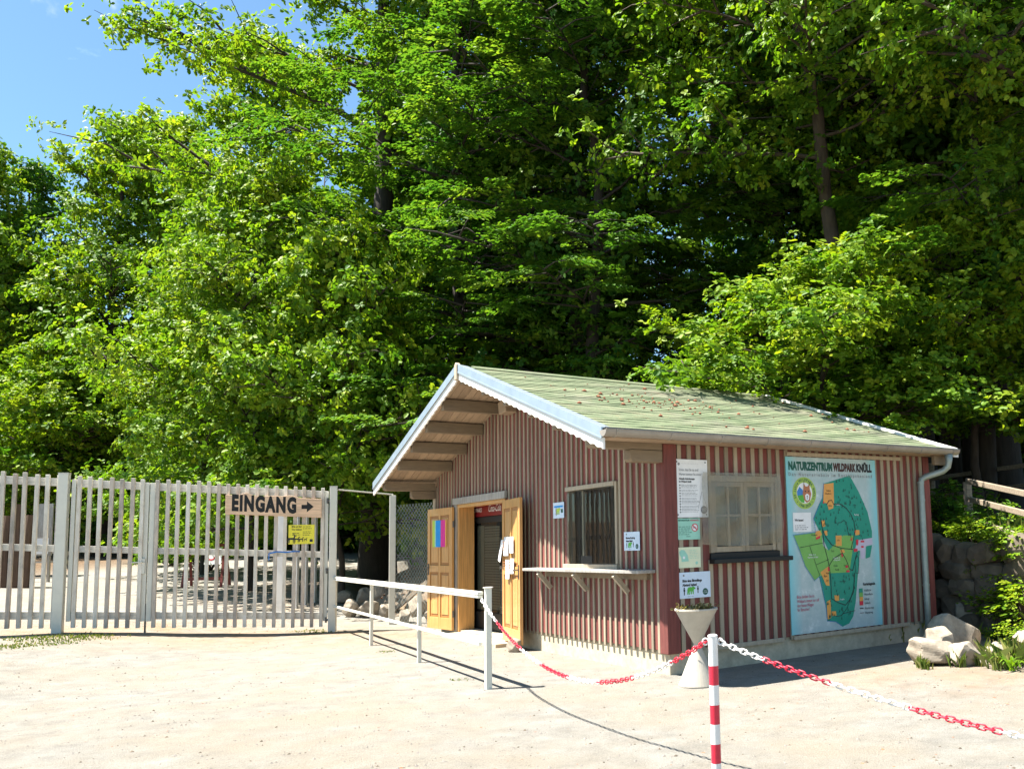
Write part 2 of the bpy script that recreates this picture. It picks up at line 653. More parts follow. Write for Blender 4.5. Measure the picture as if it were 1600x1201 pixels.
pr2.interpolation_type = 'SMOOTHSTEP'
pr2.inputs['From Min'].default_value = 1.9
pr2.inputs['From Max'].default_value = 2.7
t.links.new(pm.outputs[0], pr2.inputs['Value'])
puff = pr2.outputs['Result']
skc = mixc(t, 1.0, skc, (.80, 1.0, 1.04), 'MULTIPLY')
skc = mixc(t, puff, skc, (9.5, 9.6, 9.8))
t.links.new(skc, bg.inputs['Color'])
bg.inputs['Strength'].default_value = .056
sl = bpy.data.lights.new('sun', 'SUN')
sl.energy = 5.0
sl.angle = R(.53)
sl.color = (1, .955, .88)
so = bpy.data.objects.new('sun', sl)
COL.objects.link(so)
so.rotation_euler = Vector(SUN).to_track_quat('Z', 'Y').to_euler()
so.location = (-20, -5, 40)

cd = bpy.data.cameras.new('camera')
cam = bpy.data.objects.new('camera', cd)
COL.objects.link(cam)
cd.sensor_width = 36
cd.sensor_fit = 'HORIZONTAL'
cd.lens = F / 1600 * 36
cd.shift_x = (800 - PX) / 1600
cd.shift_y = (PY - 600.5) / 1600
cd.clip_end = 2000
cam.matrix_world = Matrix(((M[0, 0], -M[1, 0], -M[2, 0], CAM[0]), (M[0, 1], -M[1, 1], -M[2, 1], CAM[1]),
                           (M[0, 2], -M[1, 2], -M[2, 2], CAM[2]), (0, 0, 0, 1)))
scene.camera = cam
scene.view_settings.view_transform = 'Standard'
scene.view_settings.look = 'None'
scene.view_settings.gamma = 1
scene.view_settings.exposure = 1.95
scene.cycles.max_bounces = 6
scene.cycles.diffuse_bounces = 2
scene.cycles.transmission_bounces = 3
scene.cycles.transparent_max_bounces = 8
scene.cycles.caustics_reflective = False
scene.cycles.caustics_refractive = False
scene.cycles.sample_clamp_indirect = 6
scene.cycles.use_denoising = True

# ------------------------------------------------------------------ terrain
TOE = [(-13.5, 60, .5, 2.5), (-12.2, 36, .6, 2.0), (-10.2, 25, .8, 1.8), (-8.5, 20.2, .75, .9), (-7.3, 19.1, .7, .7), (-5.5, 18.0, .6, .7), (-3.6, 18.9, .7, .9),
       (-1.6, 20.0, 1.1, .5), (0.8, 17.6, 1.25, .22), (4.15, 12.62, 1.25, .22), (4.25, 12.3, 1.15, .35), (3.45, 11.3, .7, 1.5), (3.0, 10.7, .55, 2.0),
       (3.8, 9.6, .6, 2.3), (6.5, 7.2, .8, 1.6), (40, -8, .8, 2.0)]
POLY = [(p[0], p[1]) for p in TOE] + [(300, -8), (300, 300), (-13.5, 300)]


def sstep(x):
    x = np.clip(x, 0, 1)
    return x * x * (3 - 2 * x)


def terrain(x, y):
    x = np.atleast_1d(np.asarray(x, float))
    y = np.atleast_1d(np.asarray(y, float))
    best = np.full(x.shape, 1e9)
    st = np.zeros_like(x)
    wd = np.ones_like(x)
    for a, b in zip(TOE[:-1], TOE[1:]):
        dx, dy = b[0] - a[0], b[1] - a[1]
        L2 = dx * dx + dy * dy
        tt = np.clip(((x - a[0]) * dx + (y - a[1]) * dy) / L2, 0, 1)
        d = np.hypot(x - a[0] - tt * dx, y - a[1] - tt * dy)
        k = d < best
        best = np.where(k, d, best)
        st = np.where(k, a[2] + (b[2] - a[2]) * tt, st)
        wd = np.where(k, a[3] + (b[3] - a[3]) * tt, wd)
    ins = np.zeros(x.shape, bool)
    n = len(POLY)
    for i in range(n):
        x1, y1 = POLY[i]
        x2, y2 = POLY[(i + 1) % n]
        c = ((y1 > y) != (y2 > y)) & (x < (x2 - x1) * (y - y1) / ((y2 - y1) if y2 != y1 else 1e-9) + x1)
        ins ^= c
    d = np.where(ins, best, 0)
    left = .25 * sstep((-7.15 - x) / 4.0) * sstep((y - 4) / 8) + .03 * np.clip(-11.5 - x, 0, 60) * sstep((y - 4) / 8)
    path = .045 * np.clip(y - 17.2, 0, 90) * sstep((-4.5 - x) / 3)
    far = .02 * np.clip(y - 45, 0, 200)
    und = .012 * np.sin(x * 1.3 + y * .7) * np.sin(y * 1.1 - x * .4) + .006 * np.sin(x * 4.1) * np.sin(y * 3.7)
    z = left + np.where(ins, 0, path) + far + und * sstep((np.hypot(x + 1, y - 14) - 1) / 8) + np.where(ins, st * sstep(d / wd) + .095 * np.minimum(d, 60) + .05 * np.sin(x * 1.9) * np.sin(y * 1.6) * sstep(d), 0)
    zone = np.where(ins, sstep(d / 1.2), 0)
    zone = np.maximum(zone, sstep((y - 44) / 6) * sstep((-6 - x) / 2))
    zone = np.maximum(zone, sstep((-20 - x) / 3) * sstep((y - 15.5) / 2))
    return z, zone, ins, d


def gz(x, y):
    return float(terrain(x, y)[0][0])


def drop(u, v, far=80.0):
    """ground point seen at a photograph pixel"""
    d = ray(u, v)
    ts = np.arange(4, far, .05)
    P = CAM + ts[:, None] * d
    z = terrain(P[:, 0], P[:, 1])[0]
    k = np.argmax(P[:, 2] < z)
    return np.array([P[k, 0], P[k, 1], z[k]])


def stand(u, d):
    """ground point at camera depth d below pixel column u"""
    P = at_depth(u, 850, d)
    return np.array([P[0], P[1], gz(P[0], P[1])])


def steps(a, b, s):
    return list(np.arange(a, b, s))


gx = np.array(steps(-260, -60, 20) + steps(-60, -18, 2) + steps(-18, 9, .2) + steps(9, 40, 1.5) + steps(40, 261, 20))
gy = np.array(steps(-60, 0, 6) + steps(0, 24, .2) + steps(24, 60, 1.0) + steps(60, 301, 20))
XX, YY = np.meshgrid(gx, gy)
ZZ, ZN, INS, DD = terrain(XX.ravel(), YY.ravel())
me = bpy.data.meshes.new('ground')
nx, ny = len(gx), len(gy)
vid = np.arange(nx * ny).reshape(ny, nx)
quads = np.stack([vid[:-1, :-1], vid[:-1, 1:], vid[1:, 1:], vid[1:, :-1]], -1).reshape(-1, 4)
me.from_pydata(np.stack([XX.ravel(), YY.ravel(), ZZ], 1).tolist(), [], quads.tolist())
me.polygons.foreach_set('use_smooth', [True] * len(quads))
at = me.attributes.new('zone', 'FLOAT', 'POINT')
at.data.foreach_set('value', ZN)
xx, yy = XX.ravel(), YY.ravel()
earth = np.clip(np.exp(-((xx + 9) ** 2 / 30 + (yy - 15.6) ** 2 / 3.0)) * .75 + np.where(INS, 1, 0) * .8 + np.exp(-((xx - 2.6) ** 2 / 3 + (yy - 9.4) ** 2 / 1.5)) * .6, 0, 1)
earth += .7 * np.exp(-((xx + 10.5) ** 2 / 3 + (yy - 25) ** 2 / 40))
at = me.attributes.new('earth', 'FLOAT', 'POINT')
at.data.foreach_set('value', np.clip(earth, 0, 1))
me.materials.append(G['ground'])
ground = bpy.data.objects.new('ground', me)
COL.objects.link(ground)
ground['kind'] = 'structure'

# ------------------------------------------------------------------ the ticket hut
HL, HW = 4.58, 7.62          # side wall length, gable wall width
RY, RZ, SL = 3.81, 4.10, .342  # ridge position, height, slope
OV, RX1 = 1.0, 4.86          # gable overhang, rear roof end
EY = -.34                    # eave edge
PIT = .137


def roofz(y):
    return RZ - SL * abs(y - RY)


hut = empty('ticket_hut', O, A)
tag(hut, 'small red ticket hut with cream battens and a mossy green gable roof', 'hut')

DOOR = (4.42, 6.44, .05, 2.22)
WIN = (1.07, 2.37, 1.21, 2.20)
SW = (.62, 1.63, 1.26, 2.22)     # side window opening in x and z

# gable wall ------------------------------------------------------
def clad(mb, span0, span1, zb, ztop, holes, put, boardz):
    """red boards with cream battens; put(a0,a1,z0,z1,depth,mat) adds a box on the wall"""
    cuts = sorted({span0, span1, *[h[0] for h in holes], *[h[1] for h in holes]})
    for a0, a1 in zip(cuts[:-1], cuts[1:]):
        mid = (a0 + a1) / 2
        hs = sorted([(h[2], h[3]) for h in holes if h[0] <= mid <= h[1]])
        z = zb
        for h0, h1 in hs:
            if h0 > z + .01:
                boardz(mb, a0, a1, z, h0)
            z = h1
        boardz(mb, a0, a1, z, None)
    a = span0 + .02
    bw_ = .043 if boardz is g_board else .055
    k = 0
    while a < span1 - .04:
        b = a + bw_
        hs = sorted([(h[2], h[3]) for h in holes if b > h[0] - .0 and a < h[1]])
        z = zb - .03
        jit = rnd.uniform(-.006, .006)
        for h0, h1 in hs:
            if h0 > z + .02:
                put(mb, a + jit, b + jit, z, h0)
            z = h1
        put(mb, a + jit, b + jit, z, None)
        a += PIT
        k += 1


def g_board(mb, y0, y1, z0, z1):
    top = lambda y: roofz(y) - .10
    if z1 is not None:
        mb.box(-.012, y0, z0, .10, y1, z1, 0)
    else:
        ys = [y0, y1] if not (y0 < RY < y1) else [y0, RY, y1]
        poly = [(y0, z0), (y1, z0)] + [(yy_, top(yy_)) for yy_ in reversed(ys)]
        mb.prism(poly, 'x', -.012, .10, 0)


def g_batten(mb, y0, y1, z0, z1):
    if z1 is None:
        mb.prism([(y0, z0), (y1, z0), (y1, roofz(y1) - .102), (y0, roofz(y0) - .102)], 'x', -.030, -.0125, 1)
    else:
        mb.box(-.030, y0, z0, -.0125, y1, z1, 1)


mb = MB()
clad(mb, .125, HW - .1, .265, None, [DOOR, WIN], g_batten, g_board)
mb.build('gable_wall', ['red', 'batten'], hut)


def s_board(mb, x0, x1, z0, z1):
    mb.box(x0, -.012, z0, x1, .10, 2.60 if z1 is None else z1, 0)


def s_batten(mb, x0, x1, z0, z1):
    mb.box(x0, -.030, z0, x1, -.0125, 2.60 if z1 is None else z1, 1)


mb = MB()
clad(mb, .135, HL - .10, .265, None, [SW], s_batten, s_board)
mb.build('side_wall', ['red', 'batten'], hut)
mb = MB()
mb.box(.0, HW - .11, .265, HL, HW, 2.62, 0)
x = .05
while x < HL - .1:
    mb.box(x, HW + .0005, .24, x + .054, HW + .028, 2.62, 1)
    x += PIT
mb.build('far_side_wall', ['red', 'batten'], hut)
mb = MB()
mb.prism([(.1, .265), (HW - .11, .265), (HW - .11, roofz(HW - .11) - .1), (RY, RZ - .1), (.1, roofz(.1) - .1)], 'x', HL - .1, HL - .002, 0)
y_ = .05
while y_ < HW - .1:
    mb.prism([(y_, .24), (y_ + .054, .24), (y_ + .054, roofz(y_ + .054) - .1), (y_, roofz(y_) - .1)], 'x', HL - .0015, HL + .028, 1)
    y_ += PIT
mb.build('rear_wall', ['red', 'batten'], hut)
# corner posts
for x0, x1, y0, y1 in ((-.045, .13, -.045, .12), (HL - .10, HL + .03, -.03, .10)):
    mb = MB()
    mb.box(x0, y0, .235, x1, y1, 2.60)
    mb.build('corner_post', 'red', hut, bevel=.006)
mb = MB()
mb.box(-.045, HW - .10, .24, .1, HW + .03, 2.60)
mb.build('corner_post', 'trim', hut, bevel=.006)
# plinth and floor
mb = MB()
mb.box(.01, .01, -.4, HL - .01, .18, .262)
mb.box(.01, .18, -.4, .16, DOOR[0] - .02, .262)
mb.box(.01, DOOR[1] + .02, -.4, .16, HW - .01, .262)
mb.box(.16, HW - .2, -.4, HL - .01, HW - .01, .262)
mb.box(HL - .2, .18, -.4, HL - .01, HW - .2, .262)
mb.build('plinth', 'plinth', hut, bevel=.004)
mb = MB()
mb.box(.0, DOOR[0] - .02, -.3, HL - .2, DOOR[1] + .02, .085)
mb.box(.16, .18, -.3, HL - .2, DOOR[0] - .02, .085)
mb.box(.16, DOOR[1] + .02, -.3, HL - .2, HW - .2, .085)
mb.build('floor', 'plinth', hut)
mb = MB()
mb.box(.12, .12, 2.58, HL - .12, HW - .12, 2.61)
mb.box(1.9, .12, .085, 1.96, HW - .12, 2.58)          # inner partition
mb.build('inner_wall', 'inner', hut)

# roof: lapped courses -------------------------------------------
def courses(mb, side):
    n = 28
    L = RY - EY
    for k in range(n):
        d0, d1 = L * k / n, L * (k + 1) / n + .015
        z0, z1 = RZ - SL * d0 - .009, RZ - SL * d1 - .001
        y0, y1 = RY - side * d0, RY - side * d1
        xs = np.linspace(-OV + .03, RX1 - .02, 34)
        vs, fs = [], []
        for i, xx_ in enumerate(xs):
            wob = .004 * math.sin(xx_ * 5 + k * 2.1) + rnd.uniform(-.0025, .0025)
            vs += [(xx_, y0, z0), (xx_, y1, z1 + wob), (xx_, y1 + side * .0, z1 - .02)]
        for i in range(len(xs) - 1):
            a = i * 3
            f1 = (a, a + 3, a + 4, a + 1)
            f2 = (a + 1, a + 4, a + 5, a + 2)
            fs += [f1, f2] if side < 0 else [f1[::-1], f2[::-1]]
        mb.add(vs, fs, 0)


roof = MB()
courses(roof, 1)
courses(roof, -1)
roofo = roof.build('roof', 'roof', hut)
mb = MB()      # roof deck
mb.prism([(EY + .03, roofz(EY + .03) - .045), (RY, RZ - .045), (2 * RY - EY - .03, roofz(EY + .03) - .045), (2 * RY - EY - .03, roofz(EY + .03) - .075), (RY, RZ - .075), (EY + .03, roofz(EY + .03) - .075)], 'x', -OV + .02, RX1 - .04)
mb.build('roof_deck', 'soffit', roofo)
mb = MB()
mb.prism([(RY - .12, RZ - .032), (RY, RZ + .018), (RY + .12, RZ - .032), (RY + .11, RZ - .05), (RY, RZ - .005), (RY - .11, RZ - .05)], 'x', -OV + .2, RX1 - .05)
mb.build('ridge_cap', 'roof', roofo)
# soffit boards under the gable overhang (run with the slope)
mb = MB()
x = -OV + .03
while x < -.03:
    for sd in (1, -1):
        y0, y1 = RY, RY - sd * (RY - EY - .05)
        vs = []
        for (xx_) in (x, x + .108):
            for (yy_, dz) in ((y0, 0), (y1, 0), (y1, -.016), (y0, -.016)):
                vs.append((xx_, yy_, RZ - SL * abs(yy_ - RY) - .077 + dz))
        mb.add(vs, [(0, 1, 2, 3), (7, 6, 5, 4), (0, 4, 5, 1), (1, 5, 6, 2), (2, 6, 7, 3), (3, 7, 4, 0)], 0)
    x += .1145
mb.build('soffit', 'soffit', hut)
# purlins carrying the overhang
for k, yy_ in enumerate((4.60, 5.33, 6.05, 6.74, 3.02 + .0, 2.29, 1.57, .88)):
    mb = MB()
    zt = roofz(yy_) - .10
    mb.box(-OV + .05, yy_ - .05, zt - .175, -.0308, yy_ + .05, zt)
    mb.build('purlin', 'beam', hut, bevel=.006)
mb = MB()
mb.box(-OV + .05, RY - .05, RZ - .27, -.0308, RY + .05, RZ - .10)
mb.build('purlin', 'beam', hut, bevel=.006)
# stacked eave beams at both corners
for yy_, s in ((.05, 1), (HW - .05, -1)):
    for (l, z0, z1) in ((.95, 2.525, 2.665), (.47, 2.385, 2.52)):
        mb = MB()
        mb.prism([(-l, z0 + .03), (-l + .03, z0), (-.046, z0), (-.046, z1), (-l, z1)], 'y', yy_ - .075, yy_ + .075)
        mb.build('eave_beam', 'beam', hut, bevel=.006)
# side eave board + fascia
mb = MB()
mb.box(-.9, EY + .03, 2.60, RX1 - .05, -.045, 2.625)
mb.build('eave_soffit', 'soffit', hut)
mb = MB()
mb.box(RX1 - .42, EY + .06, 2.46, RX1 - .12, EY + .12, 2.598)
mb.build('eave_beam', 'beam', hut, bevel=.006)
# barge boards with scalloped edge, zinc flashing
for sd in (1, -1):
    mb = MB()
    n = 92
    L = RY - EY + .02
    top, bot = [], []
    for i in range(n + 1):
        d = .045 + (L - .045) * i / n
        yy_ = RY - sd * d
        zt = RZ - SL * d
        top.append((yy_, zt - .085))
        bot.append((yy_, zt - .205 - .011 * math.cos(d / .15 * 2 * math.pi)))
    vs, fs = [], []
    for xx_ in (-OV - .012, -OV + .014):
        for i in range(n + 1):
            vs += [(xx_, *top[i]), (xx_, *bot[i])]
    m_ = 2 * (n + 1)
    for i in range(n):
        a = 2 * i
        fs += [(a, a + 1, a + 3, a + 2), (m_ + a + 2, m_ + a + 3, m_ + a + 1, m_ + a), (a + 1, m_ + a + 1, m_ + a + 3, a + 3), (a, a + 2, m_ + a + 2, m_ + a)]
    fs += [(0, m_, m_ + 1, 1), (2 * n, 2 * n + 1, m_ + 2 * n + 1, m_ + 2 * n)]
    mb.add(vs, fs)
    barge = mb.build('barge_board', 'white', hut)
    mb = MB()
    d0, d1 = .045, L
    ya, yb = RY - sd * d0, RY - sd * d1
    za, zb_ = RZ - SL * d0, RZ - SL * d1
    # upright strip with a drip edge, and a flange on the roof
    for (x0, x1, zo0, zo1) in ((-OV - .028, -OV - .0125, -.088, .026), (-OV - .0335, -OV - .0285, -.098, -.082)):
        vs = [(x0, ya, za + zo0), (x0, yb, zb_ + zo0), (x0, yb, zb_ + zo1), (x0, ya, za + zo1), (x1, ya, za + zo0), (x1, yb, zb_ + zo0), (x1, yb, zb_ + zo1), (x1, ya, za + zo1)]
        mb.add(vs, [(0, 1, 2, 3), (7, 6, 5, 4), (0, 4, 5, 1), (1, 5, 6, 2), (2, 6, 7, 3), (3, 7, 4, 0)])
    vs = [(-OV - .0125, ya, za + .026), (-OV - .0125, yb, zb_ + .026), (-OV + .13, yb, zb_ + .012), (-OV + .13, ya, za + .012),
          (-OV - .0125, ya, za + .018), (-OV - .0125, yb, zb_ + .018), (-OV + .13, yb, zb_ + .004), (-OV + .13, ya, za + .004)]
    mb.add(vs, [(0, 1, 2, 3), (7, 6, 5, 4), (0, 4, 5, 1), (1, 5, 6, 2), (2, 6, 7, 3), (3, 7, 4, 0)])
    mb.build('flashing', 'zinc', hut)
    mb = MB()
    vs = [(RX1 - .10, ya, za + .03), (RX1 - .10, yb, zb_ + .03), (RX1 + .02, yb, zb_ + .03), (RX1 + .02, ya, za + .03),
          (RX1 - .10, ya, za - .1), (RX1 - .10, yb, zb_ - .1), (RX1 + .02, yb, zb_ - .1), (RX1 + .02, ya, za - .1)]
    mb.add(vs, [(0, 1, 2, 3), (7, 6, 5, 4), (0, 4, 5, 1), (1, 5, 6, 2), (2, 6, 7, 3), (3, 7, 4, 0)])
    mb.build('rear_verge', 'white' if sd > 0 else 'zinc', hut)
mb = MB()
mb.prism([(RY - .05, RZ - .215), (RY + .05, RZ - .215), (RY + .05, RZ + .01), (RY, RZ + .045), (RY - .05, RZ + .01)], 'x', -OV - .045, -OV + .02)
mb.build('apex_cover', 'trim', hut, bevel=.01)
# gutter (open half round) with brackets, and down pipe
mb = MB()
GY, GZ, GR = EY - .06, 2.665, .068
prof = [(GY + GR * math.cos(a_), GZ + GR * math.sin(a_)) for a_ in np.linspace(math.pi, 2 * math.pi, 11)]
inn = [(GY + (GR - .007) * math.cos(a_), GZ + (GR - .007) * math.sin(a_)) for a_ in np.linspace(2 * math.pi, math.pi, 11)]
lip = [(GY - GR - .008, GZ + .004), (GY - GR - .006, GZ + .012), (GY - GR + .006, GZ + .008)]
mb.prism(prof + inn + lip[::-1], 'x', -OV - .03, RX1 - .08)
mb.prism([(GY + GR * math.cos(a_), GZ + GR * math.sin(a_)) for a_ in np.linspace(math.pi, 2 * math.pi, 11)], 'x', RX1 - .082, RX1 - .076)
mb.prism([(GY + GR * math.cos(a_), GZ + GR * math.sin(a_)) for a_ in np.linspace(math.pi, 2 * math.pi, 11)], 'x', -OV - .034, -OV - .028)
gut = mb.build('gutter', 'gutter', hut)
for k, xx_ in enumerate(np.linspace(-.9, 4.65, 9)):
    mb = MB()
    mb.tube([(xx_, GY + (GR + .004) * math.cos(a_), GZ + (GR + .004) * math.sin(a_)) for a_ in np.linspace(math.pi * .95, 2 * math.pi, 9)], .007, 5)
    mb.build('gutter_bracket', 'gutter', gut)
mb = MB()
mb.face([(-1.0, EY - .005, roofz(EY) + .004), (RX1 - .1, EY - .005, roofz(EY) + .004), (RX1 - .1, EY - .05, GZ + .035), (-1.0, EY - .05, GZ + .035)])
mb.build('eave_flashing', 'zinc', hut)
mb = MB()
pp = [(4.60, GY, 2.60), (4.60, GY, 2.50), (4.60, GY + .02, 2.43), (4.56, GY + .08, 2.37), (4.40, -.14, 2.30), (4.345, -.10, 2.26), (4.33, -.095, 2.18), (4.33, -.095, .55), (4.33, -.095, .03)]
mb.tube(pp, [.062, .046, .046, .046, .046, .046, .046, .046, .046], 14)
dp = mb.build('down_pipe', 'pipe', hut, smooth=True)
for zz in (1.95, .75, 2.2, .62):
    mb = MB()
    mb.tube([(4.33, -.095, zz), (4.33, -.095, zz + .03)], .051, 14)
    mb.build('pipe_clamp', 'pipe', dp)

# door frame, lintel, leaves -------------------------------------
mb = MB()
mb.box(-.03, DOOR[1] - .055, .06, .13, DOOR[1], 2.22)
mb.box(-.03, DOOR[0], .06, .13, DOOR[0] + .055, 2.22)
mb.box(-.03, DOOR[0] + .055, 2.165, .13, DOOR[1] - .055, 2.22)
fr = mb.build('door_frame', 'pine', hut, bevel=.004)
mb = MB()
mb.box(.131, DOOR[1] - .055, .086, .25, DOOR[1] - .02, 2.30)
mb.build('door_lining', 'pine', fr, bevel=.003)
mb = MB()
mb.box(-.060, DOOR[1] - .006, .0, -.031, DOOR[1] + .075, 2.222)
mb.build('door_post', 'grey_wood', fr)
mb = MB()
mb.box(-.085, DOOR[0] - .10, 2.222, -.0308, DOOR[1] + .10, 2.335)
mb.build('lintel', 'grey_wood', hut, bevel=.006)
mb = MB()
mb.box(-.32, DOOR[0] - .3, -.2, -.002, DOOR[1] - .05, .058)
mb.build('door_step', 'plinth', hut, bevel=.01)


def door_leaf(hx, hy, ang, s, papers):
    """leaf hung at (hx,hy); local x runs from the hinge to the free edge, -y is the face seen from the yard"""
    lf = empty('door_leaf')
    lf.parent = hut
    lf.location = (hx, hy, .085)
    d = (-math.sin(ang), s * math.cos(ang))
    lf.rotation_euler.z = math.atan2(d[1], d[0])
    wd, h, th = .99, 2.10, .045
    sgn = -1 if s < 0 else 1     # side of the leaf that faces the yard
    f0, f1 = (0, th)
    m = MB()
    st, rl = .105, .12
    px = [st, wd / 2 - .035, wd / 2 + .035, wd - st]
    pz = [.20, .98, 1.10, 1.97]
    m.box(0, f0, 0, st, f1, h)
    m.box(wd - st, f0, 0, wd, f1, h)
    m.box(px[1], f0, .0, px[2], f1, h)
    for z0, z1 in ((0, pz[0]), (pz[1], pz[2]), (pz[3], h)):
        m.box(st, f0, z0, px[1], f1, z1)
        m.box(px[2], f0, z0, wd - st, f1, z1)
    m.build('leaf_frame', 'pine', lf, bevel=.004)
    for z0, z1 in ((pz[0], pz[1]), (pz[2], pz[3])):
        for x0, x1 in ((px[0], px[1]), (px[2], px[3])):
            m = MB()
            m.box(x0 + .001, f0 + .014, z0 + .001, x1 - .001, f1 - .014, z1 - .001, 1)
            m.box(x0 + .045, f0 + .006, z0 + .05, x1 - .045, f1 - .006, z1 - .05, 0)
            m.build('door_panel', ['pine', 'pinedark'], lf, bevel=.006)
    ysign = [f0 - .006, f1 + .006]
    m = MB()
    for yq, sg in ((f0, -1), (f1, 1)):
        m.box(wd - .075, min(yq, yq + sg * .008), .93, wd - .035, max(yq, yq + sg * .008), 1.13)
        m.tube([(wd - .055, yq, 1.06), (wd - .055, yq + sg * .05, 1.06), (wd - .16, yq + sg * .055, 1.055)], .009, 8)
    m.build('handle', 'steel', lf)
    for zz in (.22, 1.75):
        m = MB()
        m.tube([(-.01, .022, zz), (-.01, .022, zz + .11)], .013, 8)
        m.build('hinge', 'steel', lf)
    return lf


left_leaf = door_leaf(-.075, 6.47, R(5), 1, 0)
right_leaf = door_leaf(-.085, 4.41, R(9), -1, 1)

# service window in the gable ------------------------------------
wy0, wy1, wz0, wz1 = WIN
mb = MB()
mb.box(-.06, wy0 - .0, wz1 - .002, .10, wy1, wz1 + .055)
mb.box(-.05, wy0 - .045, wz0 + .02, .10, wy0 + .004, wz1 + .05)
mb.box(-.012, wy1 - .004, wz0 + .02, .10, wy1 + .04, wz1 + .05)
mb.box(-.07, wy0 - .06, wz0 - .055, .10, wy1 + .06, wz0 + .018)
sw = mb.build('service_window', 'trim', hut, bevel=.004)
mb = MB()
mb.box(.06, wy0 + .004, wz0 + .018, .095, wy0 + .06, wz1)
mb.box(.06, wy1 - .30, wz0 + .018, .095, wy1 - .26, wz1)
mb.build('window_post', 'trim', sw)
mb = MB()
mb.face([(-.056, wy0 - .01, wz0 + .02), (-.056, wy1 - .0, wz0 + .02), (-.056, wy1 - .0, wz1 - .09), (-.056, wy1 - .10, wz1 - .01), (-.056, wy0 - .01, wz1 - .0)][::-1])
mb.build('pane', 'glass', sw)
mb = MB()
hx0 = on_gable(914, 880)[0]
mb.box(-.060, hx0 - .30, wz0 + .025, -.0575, hx0, wz0 + .125)
mb.build('hatch_slot', 'black', sw)
# counter shelf
sy1, sy0 = 3.28, .20
mb = MB()
mb.box(-.27, sy0, 1.135, -.0308, sy1, 1.172)
sh = mb.build('counter_shelf', 'grey_wood', hut, bevel=.004)
mb = MB()
mb.box(-.075, sy0 + .12, 1.055, -.0308, sy1 - .35, 1.134)
mb.build('shelf_ledger', 'beam', sh)
for yy_ in (2.82, 1.80, .78):
    mb = MB()
    mb.bar((-.245, yy_, 1.11), (-.055, yy_, .90), .045, .055)
    mb.build('shelf_bracket', 'trim', sh)

# side window with glazing bars, black sill -----------------------
x0, x1, z0, z1 = SW
mb = MB()
mb.box(x0 - .035, -.055, z1 - .04, x1 + .035, .08, z1 + .03)
mb.box(x0 - .035, -.052, z0 + .08, x0 + .02, .08, z1 - .04)
mb.box(x1 - .02, -.052, z0 + .08, x1 + .035, .08, z1 - .04)
wf = mb.build('window', 'batten', hut, bevel=.004)
cx = (x0 + x1) / 2
for a0, a1 in ((x0 + .021, cx - .003), (cx + .003, x1 - .021)):
    mb = MB()
    q0, q1 = z0 + .085, z1 - .042
    mb.box(a0, -.03, q0, a0 + .05, .03, q1)
    mb.box(a1 - .05, -.03, q0, a1, .03, q1)
    mb.box(a0 + .05, -.03, q0, a1 - .05, .03, q0 + .065)
    mb.box(a0 + .05, -.03, q1 - .055, a1 - .05, .03, q1)
    mc = (a0 + a1) / 2
    mb.box(mc - .014, -.024, q0 + .065, mc + .014, .02, q1 - .055)
    zc = q0 + .52 * (q1 - q0)
    mb.box(a0 + .05, -.022, zc - .014, mc - .014, .018, zc + .014)
    mb.box(mc + .014, -.022, zc - .014, a1 - .05, .018, zc + .014)
    mb.build('casement', 'batten', wf, bevel=.003)
mb = MB()
mb.face([(x0 + .03, .005, z0 + .1), (x1 - .03, .005, z0 + .1), (x1 - .03, .005, z1 - .05), (x0 + .03, .005, z1 - .05)])
mb.build('pane', 'glass', wf)
mb = MB()
mb.box(x0 - .01, .16, z0 - .1, cx - .08, .17, z1)
mb.box(cx + .05, .19, z0 - .1, x1 + .05, .20, z1)
mb.build('curtain', 'shutter', wf)
mb = MB()
mb.box(x0 - .06, -.15, z0 - .045, x1 + .15, -.042, z0 + .008)
mb.box(x0 - .03, -.042, z0 - .045, x1 + .03, .06, z0 + .078)
mb.build('window_sill', 'blacksheet', hut, bevel=.006)
# trim strips on the side wall
for (a0, a1, zz) in ((.62, 1.67, .222), (1.84, 4.0, .222), (1.83, 3.98, 2.525)):
    mb = MB()
    mb.box(a0, -.050, zz, a1, -.0308, zz + .05)
    mb.build('trim_strip', 'trim', hut, bevel=.003)
# lamp box below the soffit
mb = MB()
vy, vz = on_gable(801, 640)
mb.prism([(vy - .24, vz - .07), (vy + .02, vz - .09), (vy + .06, vz + .1), (vy - .20, vz + .14)], 'x', -.22, -.0308)
mb.build('lamp_box', 'soffit', hut, bevel=.012)

# ------------------------------------------------------------------ notices on the hut
def wall_sign(name, label, cat, wall, tl, br, m, th=.004, off=.0345, bolts=False, group=None):
    """flat sheet fixed on the battens; local x to the right, z up, -y towards the viewer"""
    if wall == 'side':
        xa, za = on_side(*tl, -off)
        xb, zb = on_side(*br, -off)
        P = O + A * xa - B * off + UP * zb
        e = empty(name, P, A)
        w_, h_ = xb - xa, za - zb
    else:
        ya, za = on_gable(*tl, -off)
        yb, zb = on_gable(*br, -off)
        P = O + B * ya - A * off + UP * zb
        e = empty(name, P, -B)
        w_, h_ = ya - yb, za - zb
    tag(e, label, cat, group)
    mb = MB()
    mb.box(0, -th / 2, 0, w_, th / 2, h_)
    mb.build('sheet', m, e)
    if bolts:
        for px_, pz_ in ((.03, .03), (w_ - .03, .03), (.03, h_ - .03), (w_ - .03, h_ - .03)):
            flat(e, circle(px_, pz_, .009, 10), -th / 2 - .0022, 'ink', 'screw')
    return e, w_, h_


Y1, Y2, Y3 = -.0036, -.0050, -.0064


